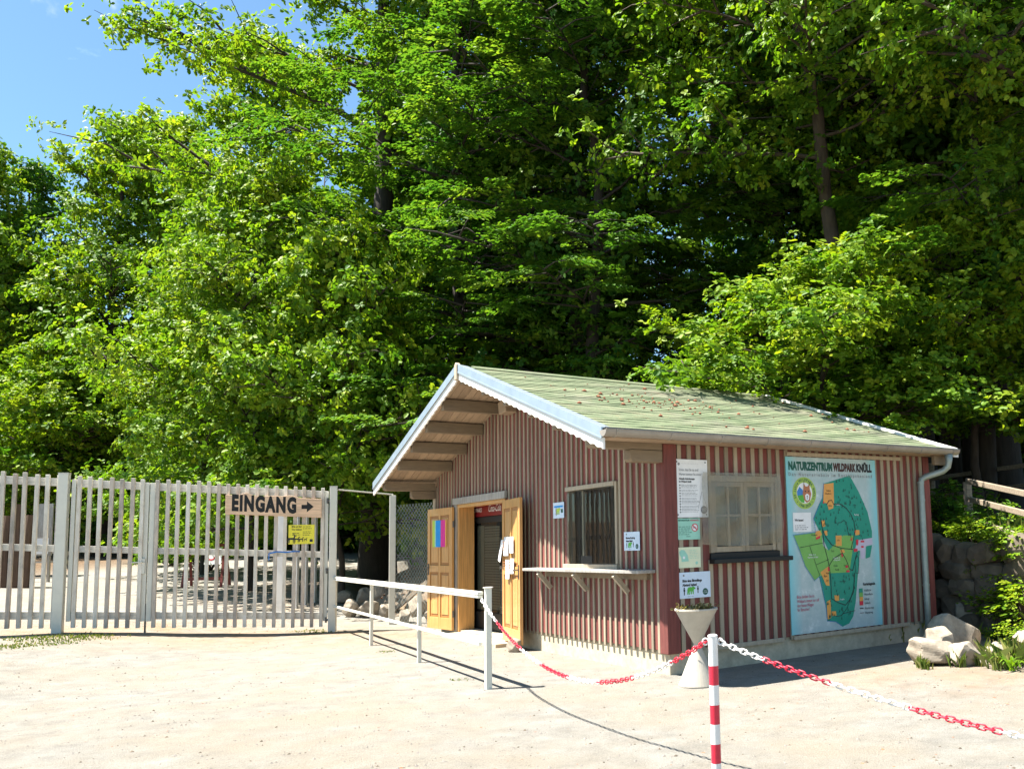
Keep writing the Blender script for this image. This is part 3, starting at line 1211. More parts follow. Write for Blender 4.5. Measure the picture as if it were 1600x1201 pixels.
def lines(parent, x, z, wd, n, dz, m, hgt=.006, seed=1, y=Y1):
    """small print too fine to read: broken word strokes"""
    q = random.Random(seed)
    mb = MB()
    for i in range(n):
        xx_ = x
        end = x + wd * q.uniform(.75, 1.0)
        while xx_ < end:
            l = q.uniform(.015, .05)
            l = min(l, end - xx_)
            mb.face([(xx_, y, z - i * dz), (xx_ + l, y, z - i * dz), (xx_ + l, y, z - i * dz + hgt), (xx_, y, z - i * dz + hgt)])
            xx_ += l + .009
    return mb.build('small_print', m, parent)


def bear(cx, cz, s):
    pts = [(-.50, .02), (-.46, .20), (-.36, .30), (-.15, .33), (.05, .30), (.14, .38), (.20, .41), (.26, .36), (.38, .30), (.50, .20), (.49, .14), (.36, .10), (.27, .06), (.26, -.32), (.30, -.38), (.14, -.38),
           (.12, -.12), (.04, -.10), (.02, -.38), (-.10, -.38), (-.12, -.08), (-.22, -.10), (-.22, -.36), (-.20, -.40), (-.36, -.40), (-.38, -.14), (-.44, -.38), (-.54, -.38), (-.50, -.14)]
    return [(cx + p[0] * s, cz + p[1] * s) for p in pts]


def man(parent, cx, cz, s, m, y=Y1):
    mb = MB()
    for poly in (circle(cx, cz + .40 * s, .09 * s, 12), [(cx - .13 * s, cz + .28 * s), (cx - .13 * s, cz - .05 * s), (cx - .07 * s, cz - .05 * s), (cx - .07 * s, cz - .5 * s), (cx + .07 * s, cz - .5 * s), (cx + .07 * s, cz - .05 * s), (cx + .13 * s, cz - .05 * s), (cx + .13 * s, cz + .28 * s)]):
        mb.face([(p[0], y, p[1]) for p in poly])
    return mb.build('figure_print', m, parent)


def bear_notice(e, w_, h_):
    texts(e, [('Bitte eine Bärenlänge', .13 * w_, .63 * h_, .135 * h_), ('Abstand halten!', .13 * w_, .47 * h_, .135 * h_)], 'ink', Y1, bold=.002, xs=.80)
    flat(e, bear(.40 * w_, .30 * h_, .30 * w_ * .85), Y1, 'green', 'bear_print')
    man(e, .18 * w_, .28 * h_, .30 * h_, 'ink')
    man(e, .60 * w_, .32 * h_, .28 * h_, 'ink')
    flat(e, circle(.83 * w_, .22 * h_, .085 * w_), Y1, 'darkgreen', 'badge')
    texts(e, [('KNÜLL', .83 * w_, .23 * h_, .05 * h_), ('WILDPARK', .83 * w_, .17 * h_, .04 * h_)], 'paper', Y2, align='CENTER')
    flat(e, circle(.17 * w_, .88 * h_, .012), Y1, 'greyink', 'emblem')
    lines(e, .28 * w_, .06 * h_, .2 * w_, 1, .01, 'greyink', .004, 5)


e, w_, h_ = wall_sign('notice_board', 'tall white rules notice with bolted corners, uppermost beside the red corner post', 'notice', 'side', (1053.7, 716.7), (1107, 807.5), 'paper', bolts=True)
texts(e, [('Schön, dass Sie da sind!', .055, h_ - .135, .040), ('Warum kommen Sie schon?', .055, h_ - .185, .038)], 'greyink', Y1, xs=.74, bold=.0006)
texts(e, [('Aktuelle Anforderungen', .055, h_ - .235, .030), ('im Wildpark Knüll:', .055, h_ - .268, .030)], 'ink', Y1, xs=.76, bold=.0012)
zz = h_ - .305
mbx = MB()
for k in range(11):
    mbx.face([(c[0], Y1, c[1]) for c in circle(.065, zz + .004, .009, 10)])
    lines(e, .085, zz + .006, .26, 2 if k % 3 != 1 else 1, .013, 'greyink', .005, 40 + k)
    zz -= .031
mbx.build('bullet_marks', 'ink', e)
flat(e, circle(.055, h_ - .055, .016), Y1, 'greyink', 'emblem')
lines(e, .09, h_ - .05, .30, 1, .02, 'greyink', .002, 3)
tri = MB()
tri.face([(w_ - .15, Y1, .10), (w_ - .145, Y1, .10), (w_ - .085, Y1, .30), (w_ - .088, Y1, .305)])
tri.face([(w_ - .088, Y1, .305), (w_ - .085, Y1, .30), (w_ - .012, Y1, .085), (w_ - .010, Y1, .095)])
tri.build('triangle_print', 'greyink', e)
flat(e, circle(w_ - .065, .085, .047), Y2, 'greyink', 'badge')
texts(e, [('WILDPARK', w_ - .065, .092, .016), ('KNÜLL', w_ - .065, .070, .018)], 'paper', Y3, align='CENTER')

e, w_, h_ = wall_sign('notice_sheet', 'mint green no smoking notice below the tall white rules notice', 'notice', 'side', (1057, 809.5), (1094, 842), 'mintpaper')
texts(e, [('NATURZENTRUM', .02, h_ - .032, .026)], 'darkgreen', Y1, xs=.75, bold=.001)
texts(e, [('WILDPARKKNÜLL', .185, h_ - .032, .026)], 'mutered', Y1, xs=.62, bold=.001)
lines(e, .025, h_ - .10, .19, 5, .022, 'darkgreen', .006, 11)
cx_, cz_ = w_ - .075, h_ * .56
mb = MB()
oc, ic = circle(cx_, cz_, .046), circle(cx_, cz_, .037)
for i in range(28):
    j = (i + 1) % 28
    mb.face([(oc[i][0], Y2, oc[i][1]), (oc[j][0], Y2, oc[j][1]), (ic[j][0], Y2, ic[j][1]), (ic[i][0], Y2, ic[i][1])])
mb.face([(cx_ - .032, Y3, cz_ + .022), (cx_ - .024, Y3, cz_ + .03), (cx_ + .032, Y3, cz_ - .022), (cx_ + .024, Y3, cz_ - .03)])
mb.build('ban_ring', 'mapred', e)
flat(e, circle(cx_, cz_, .037), Y1, 'paper', 'ban_disc')
mb = MB()
mb.face([(cx_ - .026, Y2 + .0006, cz_ - .006), (cx_ + .02, Y2 + .0006, cz_ - .006), (cx_ + .02, Y2 + .0006, cz_ + .003), (cx_ - .026, Y2 + .0006, cz_ + .003)])
mb.build('cigarette_print', 'ink', e)
texts(e, [('Danke', .13, .03, .022)], 'ink', Y1)

e, w_, h_ = wall_sign('notice_sheet', 'pale cream notice with a green silhouette, third from the top by the corner post', 'notice', 'side', (1058, 855), (1095, 885.5), 'creampaper')
flat(e, [(w_ * .10, h_ * .62), (w_ * .08, h_ * .78), (w_ * .16, h_ * .88), (w_ * .30, h_ * .86), (w_ * .38, h_ * .72), (w_ * .44, h_ * .60), (w_ * .48, h_ * .32), (w_ * .17, h_ * .30), (w_ * .16, h_ * .52)], Y1, 'mintpaper', 'silhouette_print')
flat(e, circle(w_ * .27, h_ * .50, .016), Y2, 'paper', 'silhouette_hole')
lines(e, w_ * .52, h_ * .84, w_ * .40, 6, .018, 'mintpaper', .004, 21)
flat(e, circle(w_ * .82, h_ * .22, .018), Y1, 'mintpaper', 'emblem')

e, w_, h_ = wall_sign('notice_sheet', 'white keep your distance notice with a green bear above the concrete planter', 'notice', 'side', (1059, 894.5), (1110.5, 931.5), 'bluepaper')
bear_notice(e, w_, h_)
e, w_, h_ = wall_sign('notice_sheet', 'white keep your distance notice with a green bear right of the service window', 'notice', 'gable', (975, 831), (1000, 859.5), 'bluepaper')
bear_notice(e, w_, h_)
e, w_, h_ = wall_sign('notice_sheet', 'small pale blue notice left of the service window under the eaves shade', 'notice', 'gable', (864.5, 785.5), (881.5, 808.5), 'bluepaper')
flat(e, rect(.03, h_ - .07, w_ - .03, h_ - .045), Y1, 'cyan', 'heading_bar')
man(e, .09, h_ * .45, .12, 'greyink')
flat(e, bear(w_ * .5, h_ * .45, .12), Y1, 'lime', 'bear_print')
flat(e, rect(w_ - .09, h_ * .33, w_ - .03, h_ * .57), Y1, 'darkgreen', 'badge')
lines(e, .06, .06, w_ * .5, 1, .01, 'greyink', .006, 8)

# plastic film over the side window
xa, za = on_side(1098, 737, -.075)
xb, zb = on_side(1224, 846, -.075)
fe = empty('plastic_sheet', O + A * xa - B * .075 + UP * zb, A)
tag(fe, 'crumpled clear plastic sheet hanging over the white barred window', 'plastic sheet')
mb = MB()
nx_, nz_ = 26, 18
q = random.Random(4)
W_, H_ = xb - xa, za - zb
vs = []
for j in range(nz_ + 1):
    for i in range(nx_ + 1):
        u_, v_ = i / nx_, j / nz_
        vs.append((u_ * W_ + (1 - v_) * .05 * (u_ - .8), -.012 * math.sin(u_ * 17 + v_ * 6) * (1 - v_) - .010 * math.sin(v_ * 13 - u_ * 8) + q.uniform(-.004, .004), v_ * H_ - .03 * math.sin(u_ * 3.1) * (1 - v_)))
fs = [(j * (nx_ + 1) + i, j * (nx_ + 1) + i + 1, (j + 1) * (nx_ + 1) + i + 1, (j + 1) * (nx_ + 1) + i) for j in range(nz_) for i in range(nx_)]
mb.add(vs, fs)
mb.build('film', 'film', fe, smooth=True)

# ------------------------------------------------------------------ the big park map
TLm, BRm = (1227.5, 712.5), (1376, 975)
xa, za = on_side(*TLm, -.05)
xb, zb = on_side(1369, 975, -.05)
xb = 3.45
zb = .285
mp_ = empty('map_board', O + A * xa - B * .0405 + UP * zb, A)
tag(mp_, 'large pale blue wildlife park map mounted on the red side wall', 'map board')
MW, MH = xb - xa, za - zb
mb = MB()
mb.box(0, -.004, 0, MW, .008, MH)
mb.build('panel', 'mapbg', mp_, bevel=.002)


def mpx(cx, cy):
    """position on the map sheet of a point read in the photograph"""
    x_, z_ = on_side(1220 + cx / 4.006, 700 + cy / 4.006, -.05)
    return (x_ - xa, z_ - zb)


def mpoly(pts, y, m, name):
    return flat(mp_, [mpx(*p) for p in pts], y, m, name)


def mline(mb, pts, wd, y):
    P = [Vector((*mpx(*p), 0)) for p in pts]
    for p, q_ in zip(P[:-1], P[1:]):
        d = q_ - p
        if d.length < 1e-6:
            continue
        n_ = Vector((-d.y, d.x, 0)).normalized() * wd / 2
        d = d.normalized() * wd * .4
        mb.face([(c.x, y, c.y) for c in (p - n_ - d, q_ - n_ + d, q_ + n_ + d, p + n_ - d)])


L1, L2, L3, L4 = -.0062, -.0078, -.0094, -.0110
forest = [(268, 222), (432, 170), (490, 275), (545, 400), (572, 520), (572, 565), (520, 575), (497, 640), (485, 780), (470, 960), (455, 1050), (430, 1095), (388, 1115), (345, 1085), (292, 1080), (285, 1000), (262, 900), (240, 800), (300, 640), (205, 440), (212, 420), (240, 350), (262, 310)]
mpoly(forest, L1, 'teal', 'forest_area')
mpoly([(78, 543), (215, 525), (255, 510), (265, 610), (300, 640), (390, 545), (455, 545), (450, 640), (430, 775), (300, 782), (245, 800), (212, 828), (152, 738), (118, 640)], L2, 'meadow', 'meadow_area')
mpoly([(535, 612), (572, 605), (560, 680), (532, 690)], L2, 'teal', 'forest_area')
mpoly([(478, 575), (572, 560), (575, 600), (530, 612), (525, 690), (503, 690), (500, 640), (465, 640)], L2, 'lilac', 'village_area')
for p in ([(268, 225), (330, 216), (333, 340), (328, 375), (300, 385), (290, 345), (266, 340)], [(255, 452), (275, 450), (278, 488), (262, 492)], [(272, 515), (290, 515), (292, 545), (276, 547)], [(215, 520), (245, 515), (258, 540), (222, 568)],
          [(343, 547), (380, 545), (382, 610), (345, 612)], [(465, 510), (492, 512), (494, 540), (468, 545)], [(298, 738), (305, 860), (284, 858), (248, 775)], [(335, 920), (364, 918), (366, 952), (340, 955)], [(288, 960), (312, 945), (316, 1060), (292, 1072)], [(318, 1020), (345, 1018), (348, 1046), (322, 1048)], [(372, 635), (395, 632), (402, 650), (378, 660)]):
    mpoly(p, L3, 'orange', 'enclosure_area')
mb = MB()
for p in ([(264, 332), (271, 332), (271, 345), (264, 345)], [(218, 560), (245, 548), (248, 560), (222, 572)], [(295, 742), (304, 740), (305, 768), (295, 768)], [(405, 732), (420, 732), (420, 748), (405, 748)], [(410, 762), (430, 762), (430, 775), (410, 775)],
          [(470, 572), (486, 570), (484, 606), (472, 606)], [(500, 577), (522, 577), (522, 588), (500, 588)], [(503, 610), (518, 610), (518, 622), (503, 622)], [(455, 628), (480, 628), (480, 645), (458, 648)], [(378, 660), (390, 662), (388, 682), (380, 680)], [(438, 560), (446, 560), (446, 578), (438, 578)], [(462, 515), (468, 515), (468, 528), (462, 528)]):
    mb.face([(*((mpx(*c)[0], L4, mpx(*c)[1])),) for c in p])
mb.build('building_marks', 'mapred', mp_)
mb = MB()
mline(mb, [(288, 350), (300, 328), (318, 325), (330, 350), (375, 350), (410, 375), (440, 415), (458, 460), (466, 510), (452, 580), (440, 628)], .010, L4)
mline(mb, [(250, 440), (262, 510), (285, 560), (320, 605), (380, 625), (450, 632)], .010, L4)
mline(mb, [(262, 510), (270, 600), (290, 680), (302, 735), (312, 800), (318, 940)], .010, L4)
mline(mb, [(302, 735), (330, 690), (385, 655), (375, 630)], .010, L4)
mline(mb, [(385, 655), (410, 700), (430, 755), (450, 765), (470, 680), (480, 650)], .010, L4)
mline(mb, [(318, 940), (360, 965), (405, 980), (430, 950), (455, 900), (462, 780)], .010, L4)
mline(mb, [(462, 780), (458, 870), (440, 930), (415, 1000), (380, 1045), (345, 1052)], .007, L4)
mline(mb, [(385, 1035), (430, 1022), (465, 1015)], .007, L4)
mline(mb, [(355, 480), (360, 465), (375, 465), (395, 450), (412, 465), (418, 520), (440, 555)], .007, L4)
mline(mb, [(470, 780), (465, 700), (478, 672), (490, 690), (488, 780), (470, 780)], .006, L4)
mline(mb, [(118, 622), (262, 592)], .006, L4)
mline(mb, [(180, 610), (245, 800)], .006, L4)
mline(mb, [(222, 728), (300, 695)], .006, L4)
mb.build('path_lines', 'ink', mp_)
mb = MB()      # dotted border
bd = [(268, 222), (262, 310), (205, 440), (218, 525), (78, 543), (118, 640), (152, 738), (212, 828), (245, 800), (285, 1000), (292, 1080), (345, 1085), (388, 1115)]
for p, q_ in zip(bd[:-1], bd[1:]):
    p, q_ = Vector(mpx(*p)), Vector(mpx(*q_))
    n_ = max(2, int((q_ - p).length / .022))
    for i in range(n_):
        c = p.lerp(q_, i / n_)
        mb.face([(k[0], L4 - .001, k[1]) for k in rect(c.x - .006, c.y - .006, c.x + .006, c.y + .006)])
mb.build('border_dots', 'mapblue', mp_)
mb = MB()      # little trees
q = random.Random(12)


def inside(p, poly):
    c = False
    for i in range(len(poly)):
        a_, b_ = poly[i], poly[i - 1]
        if (a_[1] > p[1]) != (b_[1] > p[1]) and p[0] < (b_[0] - a_[0]) * (p[1] - a_[1]) / (b_[1] - a_[1]) + a_[0]:
            c = not c
    return c


cnt = 0
while cnt < 120:
    p = (q.uniform(210, 570), q.uniform(180, 1100))
    if not inside(p, forest) or (p[1] > 540 and p[1] < 790 and p[0] < 500):
        continue
    if 262 < p[0] < 340 and p[1] < 390:
        continue
    cx_, cz_ = mpx(*p)
    s = q.uniform(.020, .030)
    mb.face([(cx_ - s * .45, L3, cz_ - s * .6), (cx_ + s * .45, L3, cz_ - s * .6), (cx_, L3, cz_ + s)])
    cnt += 1
mb.build('tree_marks', 'darkgreen', mp_)
pz = lambda cy, cx=300: mpx(cx, cy)[1]
mx0, mx1 = mpx(48, 115)[0], mpx(568, 115)[0]
mxm = mx0 + (mx1 - mx0) * .512
text_fit(mp_, 'NATURZENTRUM', mx0, mxm - .006, MH - .165, .140, 'darkgreen', L2, .009)
text_fit(mp_, 'WILDPARK', mxm + .006, mxm + (mx1 - mxm) * .585, MH - .165, .140, 'fox_dark', L2, .009)
text_fit(mp_, 'KNÜLL', mxm + (mx1 - mxm) * .597, mx1, MH - .165, .140, 'ink', L2, .009)
text_fit(mp_, 'D a s   N a t u r e r l e b n i s   i m   R o t k ä p p c h e n l a n d', mx0, mx1, MH - .245, .062, 'greyink', L2, .0008)
# anniversary emblem
ex, ez = mpx(149, 280)
er = .205
flat(mp_, circle(ex, ez, er, 40), L1, 'logo_green', 'emblem_ring')
flat(mp_, circle(ex, ez, er * .66, 36), L2, 'paper', 'emblem_disc')
flat(mp_, [(ex - er * .64, ez + .02), (ex - er * .4, ez + .08), (ex - er * .15, ez + .04), (ex - er * .05, ez - .02), (ex - er * .1, ez - .10), (ex - er * .45, ez - .085), (ex - er * .62, ez - .03)], L3, 'mapblue', 'emblem_hill')
flat(mp_, [(ex - er * .62, ez - .035), (ex - er * .05, ez - .02), (ex - er * .05, ez - .128), (ex - er * .3, ez - .118), (ex - er * .5, ez - .085)], L3 - .0008, 'green', 'emblem_meadow')
flat(mp_, [(ex - .02, ez + .05), (ex - .012, ez + .125), (ex + .02, ez + .085), (ex + .055, ez + .085), (ex + .09, ez + .12), (ex + .092, ez + .05), (ex + .115, ez - .01), (ex + .085, ez - .10), (ex + .03, ez - .125), (ex - .01, ez - .09), (ex - .035, ez - .01)], L4, 'fox', 'lynx_head')
mb = MB()
for c in (circle(ex + .012, ez + .022, .010, 10), circle(ex + .066, ez + .022, .010, 10), [(ex + .028, ez - .035), (ex + .052, ez - .035), (ex + .04, ez - .055)], rect(ex + .036, ez - .08, ex + .043, ez - .05), rect(ex - .012, ez + .10, ex - .006, ez + .15), rect(ex + .086, ez + .10, ex + .092, ez + .145)):
    mb.face([(k[0], L4 - .0028, k[1]) for k in c])
mb.build('lynx_features', 'ink', mp_)
flat(mp_, [(ex + .005, ez - .03), (ex + .028, ez - .01), (ex + .052, ez - .01), (ex + .078, ez - .03), (ex + .07, ez - .085), (ex + .04, ez - .1), (ex + .01, ez - .085)], L4 - .0014, 'paper', 'lynx_muzzle')
mb = MB()


def ringtext(s, a0, a1, r, size, mb, flip=False):
    n_ = len(s)
    for i, ch in enumerate(s):
        a_ = R(a0 + (a1 - a0) * (i + .5) / n_)
        rot = a_ - math.pi / 2 if not flip else a_ + math.pi / 2
        text(None, ch, ex + r * math.cos(a_), ez + r * math.sin(a_), size, 'darkgreen', L2, 'CENTER', rot=rot, into=mb, bold=.001)


ringtext('50 Jahre', 205, 130, er * .76, .046, mb)
ringtext('WILDPARK KNÜLL', 122, -32, er * .76, .046, mb)
ringtext('• 1968-2018 •', 218, 322, er * .90, .046, mb, True)
mb.build('lettering', 'darkgreen', mp_)
# info slip, legend, warning
a_, b_ = mpx(75, 402), mpx(193, 520)
flat(mp_, rect(a_[0], b_[1], b_[0], a_[1]), L2, 'paper', 'info_slip')
texts(mp_, [('Wir bauen!', a_[0] + .03, a_[1] - .11, .040)], 'ink', L3, bold=.0015, xs=.8)
lines(mp_, a_[0] + .03, a_[1] - .17, .24, 3, .025, 'greyink', .009, 31, L3)
lx = mpx(490, 890)[0]
texts(mp_, [('Kartenlegende', lx + .085, mpx(520, 857)[1], .050)], 'ink', L3, bold=.002, xs=.78)
rows = [('Waldfläche', 890, 'teal'), ('Wiesenfläche', 915, 'meadow'), ('Gehege', 943, 'orange'), ('Gebäude', 969, 'mapred'), ('Besucherwege', 1001, 'ink'), ('Wanderweg', 1030, 'greyink')]
texts(mp_, [(s, lx + .095, mpx(520, cy + 6)[1], .042) for s, cy, m in rows], 'ink', L3, xs=.72)
for s, cy, m in rows:
    c = mpx(500, cy)[1]
    hh = .028 if cy < 990 else .006
    flat(mp_, rect(lx, c - hh, lx + .07, c + hh), L3, m, 'legend_swatch')
texts(mp_, [(s, mpx(102, 940)[0], mpx(140, cy)[1], .058) for s, cy in (('Bitte bleiben Sie im', 938), ('Wildpark immer nur auf', 965), ('den festen Wegen', 992), ('für Besucher!', 1018))], 'mutered', L3, xs=.66)
texts(mp_, [(s, *mpx(cx, cy), .034) for s, cx, cy in (('Wölfe &', 285, 272), ('Braunbären', 278, 288), ('Wölfe', 298, 365), ('Luchs', 350, 580), ('Wildpferde', 190, 548), ('Muffel', 283, 787), ('Ziegen', 268, 805), ('Dam', 284, 832), ('Hirsche', 330, 740), ('Rotwild', 340, 765), ('Kiosk', 395, 738), ('Teich', 315, 648), ('Hirschkäfer', 370, 838), ('Uhus', 405, 305), ('Eulen', 455, 360))], 'ink', L4, xs=.7)
texts(mp_, [(s, *mpx(cx, cy), .032) for s, cx, cy in (('Wildwiese im', 175, 672), ('Naturerlebnis Wald', 168, 688), ('Freigehege für', 328, 690), ('Schwarzwild', 332, 704), ('Rundweg', 460, 420), ('Aussicht', 372, 950), ('Holzweg', 342, 357))], 'paper', L4, xs=.7)

# ------------------------------------------------------------------ papers on the door leaves
def leaf_frame(leaf, name, label, cat, x, z, side):
    """a sheet taped on a leaf: stands free of the leaf in the outliner, at the leaf's place"""
    bpy.context.view_layer.update()
    y = -.004 if side < 0 else .049
    P = leaf.matrix_world @ Vector((x, y, z))
    d = leaf.matrix_world.to_3x3() @ Vector((-1 if side > 0 else 1, 0, 0))
    e = empty(name, P, d)
    return tag(e, label, cat)


e = leaf_frame(left_leaf, 'rainbow_poster', 'square poster of lime, blue and magenta stripes on the left pine door', 'poster', .76, 1.42, 1)
for x0_, x1_, m in ((0, .10, 'lime'), (.10, .15, 'mintpaper'), (.15, .34, 'cyan'), (.34, .37, 'mapblue'), (.37, .56, 'magenta'), (.56, .62, 'orange')):
    mb = MB()
    mb.box(x0_ * .92, -.004, 0, x1_ * .92 - .001, 0, .47)
    mb.build('stripe', m, e)
e = leaf_frame(right_leaf, 'pinned_papers', 'crumpled white papers pinned in a column on the right pine door', 'papers', .16, .86, -1)
mb = MB()
q = random.Random(3)
for (px_, pz_, pw, ph, tilt) in ((.02, .40, .26, .28, .1), (.33, .44, .22, .24, -.05), (.10, .06, .22, .28, -.15), (.38, .14, .20, .22, .08)):
    nn = 6
    vs = []
    for j in range(nn + 1):
        for i in range(nn + 1):
            a_, b_ = i / nn, j / nn
            vs.append((px_ + a_ * pw - (1 - b_) * tilt * .3, -.010 - .02 * (1 - b_) * abs(math.sin(a_ * 3 + px_ * 9)) - q.uniform(0, .004), pz_ + b_ * ph))
    mb.add(vs, [(j * (nn + 1) + i, j * (nn + 1) + i + 1, (j + 1) * (nn + 1) + i + 1, (j + 1) * (nn + 1) + i) for j in range(nn) for i in range(nn)])
mb.build('sheets', 'paper', e)
for k in range(3):
    lines(e, .05 + .3 * (k % 2), .30 + .3 * (k // 2), .2, 4, .04, 'fox', .012, 60 + k, -.04)
e = leaf_frame(right_leaf, 'hanging_paper', 'white paper flap hanging past the hinge edge of the right pine door', 'paper', -.10, 1.16, -1)
mb = MB()
mb.add([(.16, -.02, .34), (.28, -.02, .34), (.20, -.05, 0), (.06, -.045, .03), (.16, -.026, .34), (.28, -.026, .34), (.20, -.056, 0), (.06, -.051, .03)], [(0, 1, 2, 3), (7, 6, 5, 4), (0, 4, 5, 1), (1, 5, 6, 2), (2, 6, 7, 3), (3, 7, 4, 0)])
mb.build('sheet', 'paper', e)

# ------------------------------------------------------------------ inside the doorway
def hutP(x, y, z):
    return O + A * x + B * y + UP * z


fz = .085
e = empty('drinks_fridge', hutP(.30, 6.62, fz), -B)
tag(e, 'tall black drinks fridge with a glass door and red header inside the doorway', 'fridge')
FW, FH = 1.46, 2.16
mb = MB()
mb.box(0, .03, 0, FW, .60, FH)
mb.build('cabinet', 'black', e, bevel=.01)
mb = MB()
mb.box(0, 0, FH - .24, FW, .029, FH)
mb.build('header', 'cokered', e, bevel=.008)
texts(e, [('Coca-Cola', .74, FH - .17, .17, dict(shear=.35, xs=.72)), ('DRINKS', .10, FH - .16, .10, dict(shear=.2))], 'paper', -.003)
mb = MB()
mb.box(0, .0, .02, .07, .029, FH - .25)
mb.box(FW - .07, .0, .02, FW, .029, FH - .25)
mb.box(.07, .0, .02, FW - .07, .029, .30)
mb.box(.07, .0, FH - .35, FW - .07, .029, FH - .25)
dr = mb.build('door', 'black', e, bevel=.004)
mb = MB()
mb.face([(.07, .012, .30), (FW - .07, .012, .30), (FW - .07, .012, FH - .35), (.07, .012, FH - .35)])
mb.build('pane', 'glass', dr)
mb = MB()
for k in range(5):
    mb.box(.08, .02, .4 + k * .28, FW - .08, .0285, .415 + k * .28)
mb.build('shelf', 'shutter', e)
mb = MB()      # pale panel seen behind the pane
mb.box(.09, .0205, .34, .50, .0265, FH - .4)
z = .36
while z < FH - .44:
    mb.box(.52, .0215, z, 1.16, .0275, z + .033)
    z += .045
mb.build('louvred_panel', 'shutter', e)

d_ = ray(766, 984)
cbp = CAM + d_ * ((.085 - CAM[2]) / d_[2])
cbx = np.array([d_[1], -d_[0], 0])
cbx = cbx / np.linalg.norm(cbx) * .97 + A * .0
e = empty('chalk_board', cbp, cbx)
tag(e, 'black chalkboard stand with hand written price list in the doorway', 'chalkboard')
bw, bh = .58, 1.02
lean = .20
mb = MB()
mb.prism([(0, .34), (bw, .34), (bw - .03, bh), (.05, bh)], 'y', -.012, .012)
ob = mb.build('board', 'chalkboard', e, bevel=.004)
mb = MB()
arc = [(bw / 2 + .19 * math.cos(a_), .19 * math.sin(a_)) for a_ in np.linspace(0, math.pi, 12)]
mb.prism([(-.02, 0)] + [(bw / 2 - .19, 0)] + arc[::-1][1:-1] + [(bw / 2 + .19, 0), (bw + .02, 0), (bw, .338), (0, .338)], 'y', -.014, .014)
mb.build('foot', 'steel', e)
texts(e, [('3 Nüsse', .14, .86, .10), ('2 Pesa', .12, .745, .10), ('gezüch', .11, .655, .085), ('Süße', .09, .55, .10), ('Chirsch', .07, .455, .09), ('rent', .09, .365, .08)], 'chalk', -.0135, shear=.25, xs=.9)
texts(e, [('Oran', .03, .20, .12)], 'chalk', -.0155, shear=.2)
mb = MB()
mb.box(.06, -.0145, .635, .5, -.013, .64)
mb.build('chalk_line', 'chalk', e)

# ------------------------------------------------------------------ the slatted gate
gR = np.array([-7.15, 16.257, 0.0])
gL = np.array([-11.08, 14.70, .25])
gd = (gR - gL)
GLEN = math.hypot(gd[0], gd[1])
gx_ = np.array([gd[0] / GLEN, gd[1] / GLEN, 0])
gy_ = np.array([-gx_[1], gx_[0], 0])
TILT = -.25 / GLEN
GH = 2.71


def gate_s(u, v=870):
    """position along the gate line (0 at the right post, negative to the left)"""
    return float((on_plane(u, v, gR, gy_) - gR) @ gx_)


def gP(s, h=0, out=0.0):
    return gR + gx_ * s - gy_ * out + UP * (h + TILT * s)


def gate_post(s, wd, label, h=GH):
    e = empty('gate_post', gP(s, -.02), gx_)
    tag(e, label, 'gate post')
    mb = MB()
    mb.box(-wd / 2, -wd / 2, -.3, wd / 2, wd / 2, h)
    mb.build('post', 'alu', e, bevel=.008)
    mb = MB()
    mb.box(-wd / 2 - .004, -wd / 2 - .004, h + .0005, wd / 2 + .004, wd / 2 + .004, h + .012)
    mb.build('cap', 'alu', e)
    return e


pl = gate_post(gate_s(95), .145, 'pale metal post between the fixed slat fence and the gate')
pr = gate_post(gate_s(520), .13, 'pale metal post right of the wooden arrow sign')
for hh in (.25, 1.15, 2.45):
    mb = MB()
    mb.tube([(-.10, -.02, hh), (-.065, -.02, hh)], .022, 8)
    mb.tube([(-.10, -.02, hh - .05), (-.10, -.02, hh + .05)], .018, 8)
    mb.build('hinge', 'steel', pr)


def slat_panel(name, s0, s1, us, label, cat, stiles=(), group=None):
    e = empty(name, gP(s0, 0), gx_)
    tag(e, label, cat, group)
    L = s1 - s0
    sk = lambda s: TILT * s
    q = random.Random(int(abs(s0) * 100))
    for (h0, h1, nm) in ((.235, .365, 'rail'), (1.365, 1.475, 'rail'), (2.475, 2.605, 'rail')):
        mb = MB()
        for (y0, y1, a, b) in ((.025, .065, h0, h1), (.02, .0695, h0 + .045, h0 + .052)):
            vs = [(0, y0, a + sk(0)), (L, y0, a + sk(L)), (L, y1, a + sk(L)), (0, y1, a + sk(0)), (0, y0, b + sk(0)), (L, y0, b + sk(L)), (L, y1, b + sk(L)), (0, y1, b + sk(0))]
            mb.add(vs, [(3, 2, 1, 0), (4, 5, 6, 7), (0, 1, 5, 4), (1, 2, 6, 5), (2, 3, 7, 6), (3, 0, 4, 7)])
        mb.build(nm, 'rail_wood', e, bevel=.004)
    for s in us:
        x = s - s0
        mb = MB()
        hb, ht = .095 + q.uniform(-.008, .008), 2.66 + q.uniform(-.02, .02)
        w_ = .0295
        mb.box(x - w_, -.036, hb + sk(x), x + w_, .0195, ht + sk(x))
        so_ = mb.build('slat', 'slat_wood', e, bevel=.006)
        so_.rotation_euler = (q.uniform(-.004, .004), q.uniform(-.0035, .0035), 0)
    for (a, b) in stiles:
        mb = MB()
        mb.box(a - s0, .0, .20 + sk(a - s0), b - s0, .07, 2.60 + sk(a - s0))
        mb.build('stile', 'alu', e, bevel=.004)
    return e


